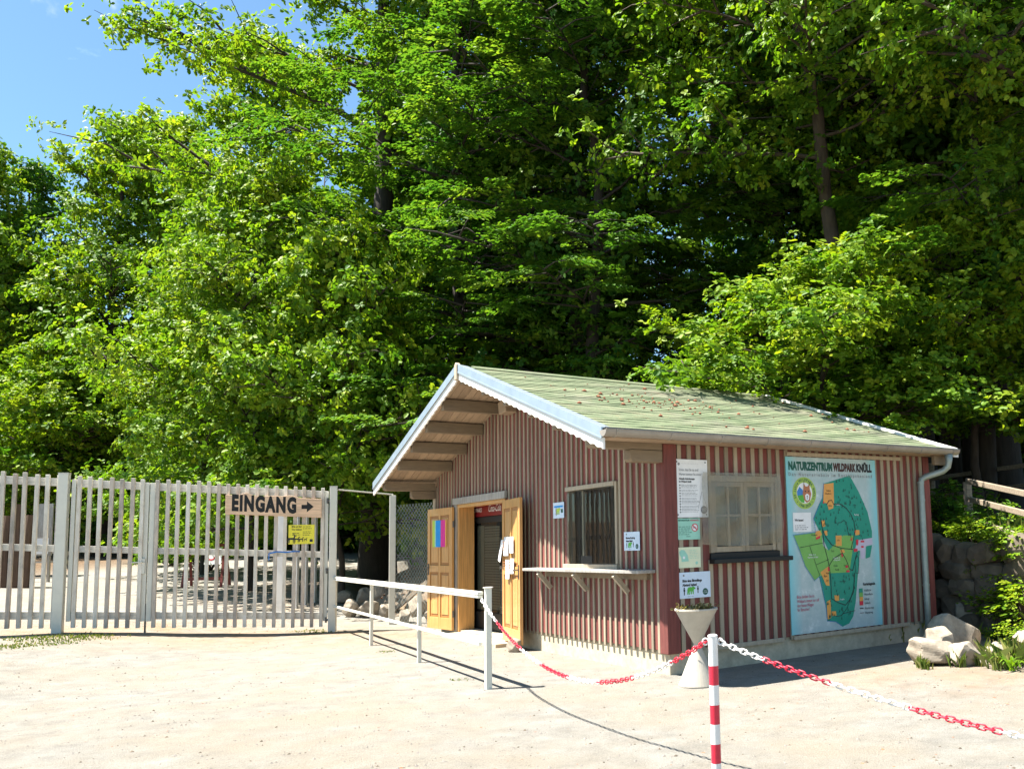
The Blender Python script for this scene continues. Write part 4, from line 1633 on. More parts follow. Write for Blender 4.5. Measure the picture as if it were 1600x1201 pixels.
sR0, sR1 = gate_s(241), gate_s(512)
sr = np.linspace(gate_s(243.5), gate_s(503), 18)
leafR = slat_panel('gate_leaf', sR0, sR1, sr, 'wide slatted gate leaf carrying the wooden arrow sign', 'gate leaf', [(gate_s(231), gate_s(239)), (gate_s(506), gate_s(512))])
sL0, sL1 = gate_s(108), gate_s(230)
sl_ = np.linspace(gate_s(119), gate_s(219.5), 7)
leafL = slat_panel('gate_leaf', sL0, sL1, sl_, 'narrow slatted gate leaf with a lever handle', 'gate leaf', [(gate_s(107), gate_s(114)), (gate_s(222), gate_s(229.5))])
pit = (sl_[-1] - sl_[0]) / 6
sf = [gate_s(89.5) - .02 - pit * k for k in range(0, 14)]
fixed = slat_panel('slat_fence', gate_s(88) - pit * 14.2, gate_s(88), sf, 'fixed slat fence panel running out of the frame left of the gate', 'fence')
mb = MB()
hx = gate_s(223.5) - sL0
zt = TILT * hx
mb.box(hx - .035, -.03, 1.02 + zt, hx + .035, -.0005, 1.28 + zt)
mb.tube([(hx + .0, -.03, 1.22 + zt), (hx, -.085, 1.22 + zt), (hx - .15, -.085, 1.215 + zt)], .011, 8)
mb.build('handle', 'alu', leafL)
mb = MB()
bx = gate_s(230) - sR0
mb.tube([(bx, .02, -.02 + TILT * bx), (bx, .02, .5 + TILT * bx)], .016, 8)
mb.build('drop_bolt', 'steel', leafR)

# arrow sign
sa, sb = gate_s(353.5, 785), gate_s(503, 790)
h_ = 2.02
zsign = on_plane(353.5, 803, gR, gy_)[2] - TILT * sa
ztop = on_plane(353.5, 772, gR, gy_)[2] - TILT * sa
e = empty('entrance_sign', gP(sa, zsign, .075), gx_)
tag(e, 'carved wooden sign with black letters and an arrow on the gate slats', 'sign')
W_, H_ = sb - sa, ztop - zsign
k_ = TILT


def bump_top(x):
    t_ = x / W_
    z = H_ - .012
    for c, a_, wd in ((.21, .050, .06), (.33, -.0, .05), (.66, .042, .075), (.02, .0, .05), (.49, .022, .07)):
        z += a_ * math.exp(-((t_ - c) / wd) ** 2)
    return z


mb = MB()
pts = [(0, .0), (W_, k_ * W_)] + [(x, bump_top(x) + k_ * x) for x in np.linspace(W_, 0, 60)]
mb.prism(pts, 'y', -.02, .02)
mb.build('board', 'sign_wood', e, bevel=.005)
txt = MB()
text(None, 'EINGANG', 0, 0, .375, 'black', -.0215, 'LEFT', xs=.585, bold=.023, spacing=1.2, into=txt)
xs_ = [v[0] for v in txt.v]
x_off = .065 * W_ - min(xs_)
sc_ = (.665 * W_) / (max(xs_) - min(xs_))
txt.v = [((v[0] + x_off - .065 * W_) * sc_ + .065 * W_, v[1], v[2] + .075 + k_ * v[0]) for v in txt.v]
txt.build('lettering', 'black', e)
ax0, ax1, az_ = .785 * W_, .915 * W_, .19 + k_ * .85 * W_
flat(e, [(ax0, az_ - .038), (ax0 + .09, az_ - .038), (ax0 + .09, az_ - .10), (ax1, az_), (ax0 + .09, az_ + .10), (ax0 + .09, az_ + .038), (ax0, az_ + .038)], -.0215, 'black', 'arrow')

# yellow stay-on-the-path notice
p0, p1 = on_plane(450.5, 850, gR - gy_ * .06, gy_), on_plane(491.5, 819, gR - gy_ * .06, gy_)
e = empty('yellow_notice', p0, gx_)
tag(e, 'small yellow notice with four black deer silhouettes below the arrow sign', 'notice')
W_, H_ = float((p1 - p0) @ gx_), p1[2] - p0[2]
mb = MB()
mb.box(0, -.003, 0, W_, .003, H_)
mb.build('sheet', 'yellow', e)
texts(e, [('Bitte auf dem', .05, H_ * .86, .052), ('Weg bleiben!', .05, H_ * .71, .052)], 'ink', -.0045, xs=.62, bold=.001)
lines(e, .06, H_ * .55, W_ * .32, 2, .03, 'ink', .009, 71, -.0045)
lines(e, W_ * .55, H_ * .88, W_ * .38, 2, .035, 'ink', .010, 72, -.0045)
lines(e, W_ * .55, H_ * .62, W_ * .38, 3, .03, 'ink', .009, 73, -.0045)


DEER = ([(-.5, .02), (.36, .02), (.40, .30), (-.5, .30)], [(.22, .26), (.40, .26), (.42, .62), (.28, .62)], [(.26, .55), (.60, .46), (.60, .54), (.36, .68)],
        [(-.5, .05), (-.40, .05), (-.42, -.5), (-.49, -.5)], [(-.36, .05), (-.26, .05), (-.30, -.5), (-.37, -.5)], [(.14, .05), (.24, .05), (.22, -.5), (.15, -.5)], [(.28, .05), (.37, .05), (.38, -.5), (.31, -.5)],
        [(.24, .62), (.29, .62), (.16, 1.0), (.12, .98)], [(.33, .64), (.37, .64), (.40, 1.02), (.36, 1.02)], [(.12, .78), (.26, .76), (.26, .80), (.12, .84)])
for j_, (cx_, s_) in enumerate(((.13, .13), (.33, .09), (.50, .075), (.66, .05))):
    mb = MB()
    for i_, poly in enumerate(DEER if j_ == 0 else DEER[:7]):
        mb.face([(W_ * cx_ + p[0] * s_, -.0045 - .0004 * i_, H_ * .22 + p[1] * s_) for p in poly])
    mb.build('deer_print', 'ink', e)
flat(e, rect(W_ * .82, H_ * .10, W_ * .94, H_ * .24), -.0045, 'ink', 'badge')
# blue strap on the middle rail
p = gP(gate_s(437), 1.44, .05)
e = empty('blue_strap', p, gx_)
tag(e, 'short blue strap knotted round the middle gate rail', 'strap')
mb = MB()
mb.tube([(-.16, -.02, -.01), (-.05, -.03, .015), (.02, -.03, .012), (.10, -.035, .0), (.22, -.03, .012), (.34, -.02, .008)], .013, 6)
mb.tube([(-.17, -.02, -.01), (-.17, -.01, -.14)], .010, 6)
mb.build('strap', 'blue', e, smooth=True)

# third post with overhead tie bar, wire mesh
p3 = np.array([-6.5, 17.51, 0.0])
d3 = p3 - gR
e = empty('passage_post', p3 + UP * -.05, gx_)
tag(e, 'slim pale post with an overhead tie bar standing beside the stone heap', 'post')
mb = MB()
mb.box(-.06, -.06, -.2, .06, .06, 2.62)
mb.build('post', 'alu', e, bevel=.006)
l0 = gR + UP * 2.62 - e.location[:] if False else None
a_ = Vector(gR + UP * 2.66) - Vector(p3)
c_, s_ = math.cos(-e.rotation_euler.z), math.sin(-e.rotation_euler.z)
al = Vector((a_.x * c_ - a_.y * s_, a_.x * s_ + a_.y * c_, 2.69))
mb = MB()
mb.tube([al + Vector((.07, .05, 0)), (0, 0, 2.64)], .014, 8)
mb.build('tie_bar', 'alu', e)

ew = empty('wire_fence', p3)
tag(ew, 'sagging chain link fence between the slim post and the hut wall', 'fence')
endp = np.array([-4.85, 16.30, 0])
dv = endp - p3
n_ = 26
mb = MB()
Lw = math.hypot(dv[0], dv[1])
ux = dv / Lw
Hw = 2.35
step = .10
for sgn in (1, -1):
    k = -Hw
    while k < Lw:
        pts = []
        for i in range(9):
            h = Hw * i / 8
            x = k + h if sgn > 0 else k + (Hw - h)
            if 0 <= x <= Lw:
                sag = .05 * math.sin(x * 3) * math.sin(h * 1.3)
                pts.append((ux[0] * x + sag, ux[1] * x, h + .02))
        if len(pts) > 1:
            mb.tube(pts, .0021, 3, cap=False)
        k += step
mb.build('wire_mesh', 'pipe', ew)
mb = MB()
mb.tube([(ux[0] * Lw, ux[1] * Lw, 0), (ux[0] * Lw, ux[1] * Lw, 2.4)], .022, 8)
mb.build('stake', 'steel', ew)
# leaning strut
a_, b_ = drop(612, 958), at_depth(668, 908, 18.3)
e = empty('leaning_plank', a_)
tag(e, 'dark plank leaning against the chain link fence by the stones', 'plank')
mb = MB()
mb.bar((0, 0, 0), tuple(b_ - a_), .05, .09)
mb.build('plank', 'fence_wood', e)

# ------------------------------------------------------------------ hand rail
rp = [np.array([-7.02, 15.78, 0.0])] + [drop(580, 1008), drop(655, 1035), drop(763, 1076)]
rp[0] = drop(523.5, 985)
e = empty('hand_rail', rp[3])
tag(e, 'pale metal queue rail running from the gate to the chain', 'railing')
mb = MB()
base = rp[3]
tops = []
for i, p in enumerate(rp):
    q_ = p - base
    hw = .024 if i < 3 else .032
    m2 = MB()
    dirv = (rp[3] - rp[0])
    dirv = dirv / np.linalg.norm(dirv)
    sd = np.array([-dirv[1], dirv[0], 0])
    vs = []
    zt = 1.01 if i < 3 else 1.05
    for z in (-.12, zt):
        for a_, b_ in ((-1, -1), (1, -1), (1, 1), (-1, 1)):
            vs.append(tuple(q_ + dirv * a_ * hw + sd * b_ * hw + UP * z))
    m2.add(vs, [(3, 2, 1, 0), (4, 5, 6, 7), (0, 1, 5, 4), (1, 2, 6, 5), (2, 3, 7, 6), (3, 0, 4, 7)])
    m2.build('post', 'alu', e, bevel=.006)
q0, q3 = rp[0] - base, -dirv * .046
for (h, wd, hh) in ((.998, .064, .037), (.962, .056, .030), (.47, .036, .038)):
    mb = MB()
    o_ = sd * -.068
    mb.bar(tuple(q0 + UP * h + o_), tuple(q3 + UP * h + o_), wd, hh)
    mb.build('rail', 'alu', e, bevel=.006)
mb = MB()
mb.box(-.046, -.046, 1.0505, .046, .046, 1.063)
mb.build('post_cap', 'alu', e, bevel=.006)

# ------------------------------------------------------------------ bollard and chains
bb = np.array([-.036, 6.02, 0.0]) * (1.5 / 1.6)
bb[2] = 0
btop_h = .885
e = empty('bollard', bb)
tag(e, 'round red and white striped chain bollard in the foreground', 'bollard')
mb = MB()
mb.tube([(0, 0, -.1), (0, 0, .02)], .030, 20)
mb.build('tube_post', 'whiteplast', e, smooth=False)
bnd = [0.02, .085, .215, .335, .455, .575, .705, btop_h]
hts = [h for h in (0.0,)]
vs_ = [993, 1039, 1069, 1100, 1130, 1161, 1191]


def bz(v):
    n = bb - CAM
    n[2] = 0
    n /= np.linalg.norm(n)
    return on_plane(1120, v, bb, n)[2]


hb = [bz(v) for v in vs_]
hb[0] = bz(993)
cuts = hb + [max(.0, hb[-1] - (hb[-3] - hb[-1])/2)]
cuts += [.0]
for k in range(len(cuts) - 1):
    if cuts[k] - cuts[k + 1] < .01:
        continue
    mb = MB()
    mb.tube([(0, 0, cuts[k + 1]), (0, 0, cuts[k])], .031, 24, cap=(k == 0))
    mb.build('band', 'whiteplast' if k % 2 == 0 else 'redplast', e)
btop = bb + UP * cuts[0]
mb = MB()
mb.tube([(0, 0, cuts[0] + .0005), (0, 0, cuts[0] + .006), (0, 0, cuts[0] + .012)], [.033, .031, .02], 24)
mb.build('cap', 'whiteplast', e)
right = M[0]
for sd_ in (-1, 1):
    mb = MB()
    c = right * sd_ * .047 + UP * (cuts[0] - .035)
    mb.tube([tuple(c + right * .018 * math.cos(a_) + UP * .020 * math.sin(a_)) for a_ in np.linspace(0, 2 * math.pi, 15)], .0055, 7)
    mb.build('eyelet', 'whiteplast', e, smooth=True)


def link(mb, c, d, up, L, W, r):
    d = Vector(d).normalized()
    up = Vector(up)
    s = d.cross(up).normalized()
    pts = []
    n = 14
    for k in range(n + 1):
        a_ = 2 * math.pi * k / n
        x = (L / 2 - W / 2) * (1 if math.cos(a_) > 0 else -1) + W / 2 * math.cos(a_)
        pts.append(Vector(c) + d * x + s * (W / 2 * math.sin(a_)))
    mb.tube(pts, r, 5, cap=False)


def chain(name, label, P, cuts, first):
    """P: points along the chain (world), cuts: px fractions along the arc where the colour changes"""
    e = empty(name, P[0])
    tag(e, label, 'chain')
    P = [Vector(p) - Vector(P[0]) for p in P]
    seg = [0]
    for a_, b_ in zip(P[:-1], P[1:]):
        seg.append(seg[-1] + (b_ - a_).length)
    tot = seg[-1]
    pitch = .042

    def at(s):
        for i in range(len(P) - 1):
            if s <= seg[i + 1]:
                f = (s - seg[i]) / max(1e-6, seg[i + 1] - seg[i])
                return P[i].lerp(P[i + 1], f), (P[i + 1] - P[i]).normalized()
        return P[-1], (P[-1] - P[-2]).normalized()

    def upix(i):
        w_ = M @ (np.array(P[i]) + np.array(e.location) - CAM)
        return PX + F * w_[0] / w_[2]

    us = [upix(i) for i in range(len(P))]
    bounds = [0] + [float(np.interp(c, us, seg)) for c in cuts] + [tot]
    s = .01
    k = 0
    for b in range(len(bounds) - 1):
        mb = MB()
        while s < bounds[b + 1] - .005:
            c, d = at(s)
            up = Vector((0, 0, 1)) if k % 2 else d.cross(Vector((0, 0, 1)))
            tw = Matrix.Rotation(rnd.uniform(-.35, .35), 3, d)
            link(mb, c, d, tw @ up, .056, .030, .0049)
            s += pitch
            k += 1
        mb.build('chain_run', first if b % 2 == 0 else ('whiteplast' if first == 'redplast' else 'redplast'), e, smooth=True)
    return e


p0 = rp[3] + UP * .93 - sd * .07
p1 = bb - right * .052 + UP * (cuts[0] - .04)
# catenary seen sagging to just above the ground: fit the sag so the low point meets the photograph
pts = []
def low_v(sg):
    best_ = None
    for i in range(81):
        t_ = i / 80
        p = p0 * (1 - t_) + p1 * t_ - UP * sg * 4 * t_ * (1 - t_)
        w_ = M @ (p - CAM)
        if best_ is None or abs(PX + F * w_[0] / w_[2] - 965) < best_[0]:
            best_ = (abs(PX + F * w_[0] / w_[2] - 965), PY + F * w_[1] / w_[2])
    return best_[1]


sag = min((abs(low_v(x_) - 1063), x_) for x_ in np.linspace(.35, .7, 71))[1]
for i in range(41):
    t_ = i / 40
    p = p0 * (1 - t_) + p1 * t_
    pts.append(p - UP * sag * 4 * t_ * (1 - t_))
chain('barrier_chain', 'red and white plastic chain sagging between queue rail and bollard', pts, [776, 814, 845, 889, 935, 990, 1052], 'whiteplast')
p2 = at_depth(1700, 1172, 4.3)
p3_ = bb + right * .052 + UP * (cuts[0] - .04)
pts = []
for i in range(31):
    t_ = i / 30
    p = p3_ * (1 - t_) + p2 * t_
    pts.append(p - UP * .055 * 4 * t_ * (1 - t_))
chain('barrier_chain', 'red and white plastic chain leaving the bollard towards the right edge', pts, [1195, 1298, 1418, 1572], 'whiteplast')

# ------------------------------------------------------------------ hour-glass planter
pb = drop(1091, 1071)
e = empty('hourglass_planter', pb)
tag(e, 'tall hourglass shaped concrete planter with withered plants', 'planter')
mb = MB()
mb.lathe([(0, .0), (.200, .0), (.203, .012), (.036, .41), (.036, .425), (.216, .765), (.227, .772), (.225, .79), (.212, .79), (.195, .765), (0, .74)], 40)
mb.build('body', 'concrete', e, smooth=False)
mb = MB()
mb.lathe([(0, .775), (.10, .785), (.197, .767)], 20)
mb.build('soil', 'soil', e)


# ------------------------------------------------------------------ stones
def rock(name, P, sx, sy, sz, rz, m, seed, label=None, group=None, sub=4):
    q = np.random.default_rng(seed)
    # icosphere by bmesh
    import bmesh
    bm = bmesh.new()
    bmesh.ops.create_icosphere(bm, subdivisions=sub, radius=1)
    pl_ = [(q.normal(size=3), q.uniform(.55, .88)) for _ in range(15)]
    pl_ = [(n / np.linalg.norm(n), d) for n, d in pl_]
    ph = q.uniform(0, 6, 6)
    for v in bm.verts:
        p = np.array(v.co)
        for n, d in pl_:
            k = p @ n
            if k > d:
                p = p - n * (k - d) * .96
        p *= 1 + .035 * math.sin(p[0] * 5 + ph[0]) * math.sin(p[1] * 6 + ph[1]) + .025 * math.sin(p[2] * 9 + ph[2] + p[0] * 4)
        v.co = Vector((p[0] * sx, p[1] * sy, p[2] * sz))
    me = bpy.data.meshes.new(name)
    bm.to_mesh(me)
    bm.free()
    me.materials.append(G[m])
    o = bpy.data.objects.new(name, me)
    COL.objects.link(o)
    o.location = [float(c) for c in P]
    o.rotation_euler = (q.uniform(-.15, .15), q.uniform(-.15, .15), rz)
    if label:
        tag(o, label, 'boulder', group)
    return o


def rock_px(u0, u1, v0, v1, seed, label, m='stone', dd=0.0, deep=.8):
    """boulder that covers the photograph's box u0..u1, v0..v1 and rests on the ground"""
    uc = (u0 + u1) / 2
    g_ = drop(uc, v1 - .10 * (v1 - v0))
    dist = float(M[2] @ (g_ - CAM))
    w_ = (u1 - u0) / F * dist
    h_ = (v1 - v0) / F * dist
    fw = M[2].copy()
    fw[2] = 0
    fw /= np.linalg.norm(fw)
    P = g_ + fw * (w_ * deep * .35 + dd)
    P[2] = g_[2] + h_ * .40
    return rock('boulder', P, w_ * .56, w_ * .50 * deep, h_ * .60, rnd.uniform(-.4, .4), m, seed, label)


rock_px(1419, 1500, 1000, 1046, 1, 'broad pale boulder lowest in the heap at the hut corner')
rock_px(1446, 1504, 981, 1032, 2, 'tan boulder wedged behind the lowest broad boulder', dd=.05)
rock_px(1464, 1548, 965, 1026, 3, 'long sloping pale boulder on top of the boulder heap', dd=.2)
rock_px(1480, 1534, 1000, 1047, 4, 'upright rough boulder in front of the sloping boulder')
rock_px(1500, 1568, 942, 1000, 5, 'flat dark boulder at the foot of the dry stone wall', dd=.3)
rock_px(1541, 1585, 1003, 1036, 6, 'brown boulder half hidden by grass blades at the right')
rock_px(1548, 1600, 925, 955, 7, 'pinkish boulder under the leafy plants at the right edge', dd=.3)
rock_px(1592, 1660, 985, 1030, 8, 'boulder cut by the right edge of the view')
for i, (u0, u1, v0, v1, lab) in enumerate((
        (527, 556, 940, 968, 'pale block nearest the gate in the stone heap'), (549, 578, 921, 950, 'squared pale block high in the stone heap'), (575, 600, 916, 946, 'block behind the slim post in the stone heap'),
        (556, 590, 941, 969, 'wide low block at the foot of the stone heap'), (586, 610, 940, 968, 'rounded block left of the slim post foot'), (520, 548, 925, 945, 'small block at the left back of the stone heap'),
        (633, 668, 935, 968, 'pale block right of the slim post'), (655, 690, 950, 975, 'low block below the open pine door'), (618, 640, 950, 976, 'dark small block behind the rail'), (600, 630, 925, 950, 'shaded block behind the slim post'))):
    rock_px(u0, u1, v0, v1, 20 + i, lab, dd=.05)
rock_px(790, 815, 1000, 1021, 51, 'small brown stone propping the right pine door')

# dry stone retaining wall behind the hut
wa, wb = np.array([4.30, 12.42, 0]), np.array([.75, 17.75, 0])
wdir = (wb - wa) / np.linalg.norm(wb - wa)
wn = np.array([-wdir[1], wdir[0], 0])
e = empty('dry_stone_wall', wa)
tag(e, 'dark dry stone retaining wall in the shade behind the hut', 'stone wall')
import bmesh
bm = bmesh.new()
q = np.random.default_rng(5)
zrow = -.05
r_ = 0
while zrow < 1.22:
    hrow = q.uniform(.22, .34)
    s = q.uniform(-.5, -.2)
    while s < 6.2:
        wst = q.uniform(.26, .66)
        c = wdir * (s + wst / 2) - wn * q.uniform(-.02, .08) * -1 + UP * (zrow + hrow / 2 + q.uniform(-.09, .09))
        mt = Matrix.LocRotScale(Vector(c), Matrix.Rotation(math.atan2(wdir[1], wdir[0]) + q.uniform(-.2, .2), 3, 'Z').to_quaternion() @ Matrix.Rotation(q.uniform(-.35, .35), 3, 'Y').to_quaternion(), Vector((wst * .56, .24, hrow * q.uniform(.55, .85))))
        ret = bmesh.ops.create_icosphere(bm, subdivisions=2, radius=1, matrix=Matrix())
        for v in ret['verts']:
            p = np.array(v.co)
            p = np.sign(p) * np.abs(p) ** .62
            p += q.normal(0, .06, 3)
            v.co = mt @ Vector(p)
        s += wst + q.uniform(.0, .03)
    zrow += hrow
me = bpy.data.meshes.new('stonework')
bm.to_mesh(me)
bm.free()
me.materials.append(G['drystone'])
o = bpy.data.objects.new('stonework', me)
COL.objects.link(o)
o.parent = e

# ------------------------------------------------------------------ post and rail fence on the upper terrace
def rail_fence(pts, label, hs, bright, name='rail_fence', ph=1.25):
    e = empty(name, pts[0])
    tag(e, label, 'fence')
    b0 = np.asarray(pts[0])
    for p in pts:
        q_ = np.asarray(p) - b0
        mb = MB()
        mb.tube([tuple(q_ + UP * -.3), tuple(q_ + UP * ph)], .075, 9)
        mb.build('post', 'fence_wood', e)
    for a_, b_ in zip(pts[:-1], pts[1:]):
        for h in hs:
            mb = MB()
            a2, b2 = np.asarray(a_) - b0 + UP * h, np.asarray(b_) - b0 + UP * (h + rnd.uniform(-.04, .04))
            d_ = (b2 - a2) / np.linalg.norm(b2 - a2)
            n2 = np.array([d_[1], -d_[0], 0]) * .085
            mb.bar(tuple(a2 - d_ * .12 + n2), tuple(b2 + d_ * .12 + n2), .045, .125)
            mb.build('rail', 'fence_wood', e, bevel=.008)
    return e


def fp(u, d, dz=0):
    P = stand(u, d)
    return P + UP * dz


def rails_px(label, posts, rails, name='rail_fence'):
    """posts: (u, depth, v_top); rails: ((u,v,depth),(u,v,depth))"""
    base = stand(posts[0][0], posts[0][1])
    e = empty(name, base)
    tag(e, label, 'fence')
    for (u, d, v) in posts:
        P = stand(u, d)
        T_ = at_depth(u, v, d)
        q_ = P - base
        mb = MB()
        mb.tube([tuple(q_ - UP * .3), tuple(q_ + UP * max(.5, T_[2] - P[2]))], .075, 9)
        mb.build('post', 'fence_wood', e)
    for a_, b_ in rails:
        pa, pb_ = at_depth(*a_) - base, at_depth(*b_) - base
        mb = MB()
        mb.bar(tuple(pa), tuple(pb_), .045, .09)
        mb.build('rail', 'fence_wood', e, bevel=.01)
    return e


rails_px('sunlit plank fence slanting down towards the right edge on the terrace', [(1517, 14.6, 752), (1660, 11.0, 765)],
         [((1510, 751, 14.5), (1680, 788, 10.8)), ((1512, 779, 14.5), (1680, 822, 10.8)), ((1520, 812, 14.5), (1680, 868, 10.8))])
rails_px('shaded plank fence running back under the dark trees', [(1462, 20.5, 722), (1545, 18.0, 722), (1640, 16.5, 716)],
         [((1400, 756, 21.5), (1660, 718, 16.4)), ((1420, 782, 21.5), (1660, 750, 16.4))])

# ------------------------------------------------------------------ foliage
def unit(a):
    return a / np.maximum(np.linalg.norm(a, axis=-1, keepdims=True), 1e-9)


class Leaves:
    """leaf-shaped folded faces gathered from many sprays, built in one go"""
    def __init__(s, seed):
        s.q = np.random.default_rng(seed)
        s.p, s.d, s.n, s.l, s.t = [], [], [], [], []

    def add(s, p, d, n, l, tone):
        s.p.append(p)
        s.d.append(unit(d))
        s.n.append(unit(n))
        s.l.append(l)
        s.t.append(tone)

    def clump(s, c, r, k, size, out, tone0=.5, flatz=.72):
        # sprigs: rosettes of five to eight leaves round a twig tip
        q = s.q
        m = max(1, k // 6)
        cc = c + q.normal(size=(m, 3)) * r * np.array([.5, .5, .5 * flatz])
        ax = np.array([-.22, -.05, .55]) + out * .55 + q.normal(size=(m, 3)) * .42 + unit(cc - c) * .45
        ax = unit(ax)
        tt = tone0 + q.normal(0, .13, m)
        sz = size * q.uniform(.75, 1.2, m)
        g = q.integers(0, m, k)
        rd = q.normal(size=(k, 3))
        rd = unit(rd - ax[g] * np.sum(rd * ax[g], 1, keepdims=True))
        l = sz[g] * q.uniform(.7, 1.25, k)
        d = unit(rd + ax[g] * q.uniform(-.25, .45, k)[:, None])
        p = cc[g] + d * (l * .62)[:, None] + q.normal(size=(k, 3)) * .012
        n = ax[g] + q.normal(size=(k, 3)) * .26
        s.add(p, d, n, l, np.clip(tt[g] + q.normal(0, .12, k), 0, 1))

    def fan(s, c, ax, k, L, W, size, tone0=.5, droop=.18):
        q = s.q
        ax = unit(ax)
        sd = unit(np.cross(ax, np.array([0, 0, 1.0])))
        upv = np.cross(sd, ax)
        u = q.uniform(0, 1, k)
        v = q.choice([-1, 1], k) * q.uniform(.05, 1, k) * np.sin(np.clip(u * .85 + .12, 0, 1) * math.pi) * W
        p = c + ax * (u * L)[:, None] + sd * v[:, None] + upv * (q.normal(0, .025, k) - droop * u * u * L - .12 * np.abs(v))[:, None]
        d = ax * q.uniform(.5, 1, k)[:, None] + sd * (np.sign(v) * q.uniform(.3, 1.0, k))[:, None] - upv * .25
        n = upv + q.normal(size=(k, 3)) * .28
        s.add(p, d, n, size * q.uniform(.7, 1.2, k), np.clip(tone0 + q.normal(0, .15, k), 0, 1))

    def mesh(s, name, m, wide=.60):
        p = np.concatenate(s.p)
        d = np.concatenate(s.d)
        n = np.concatenate(s.n)
        l = np.concatenate(s.l)[:, None]
        tn = np.concatenate(s.t)
        k = len(p)
        sd = unit(np.cross(n, d))
        n = np.cross(d, sd)
        a = p - d * l * .5
        tip = p + d * l * .5 - n * l * .10
        w_ = wide * l * .5
        up_ = n * l * .07
        s1 = p + sd * w_ * .82 + up_ - d * l * .20
        s1b = p + sd * w_ + up_ * .8 + d * l * .16
        s2 = p - sd * w_ * .82 + up_ - d * l * .20
        s2b = p - sd * w_ + up_ * .8 + d * l * .16
        V = np.stack([a, s1, s1b, tip, s2b, s2], 1).reshape(-1, 3)
        me = bpy.data.meshes.new(name)
        me.vertices.add(6 * k)
        me.vertices.foreach_set('co', V.ravel())
        # two faces folded along the midrib
        idx = np.arange(k)[:, None] * 6
        loops = np.concatenate([idx + np.array([0, 1, 2, 3]), idx + np.array([0, 3, 4, 5])], 1).ravel()
        me.loops.add(8 * k)
        me.loops.foreach_set('vertex_index', loops.astype(np.int32))
        me.polygons.add(2 * k)
        me.polygons.foreach_set('loop_start', (np.arange(2 * k) * 4).astype(np.int32))
        me.polygons.foreach_set('loop_total', np.full(2 * k, 4, np.int32))
        at = me.attributes.new('tone', 'FLOAT', 'POINT')
        at.data.foreach_set('value', np.repeat(tn, 6))
        me.materials.append(G[m])
        me.update()
        me.validate()
        return me


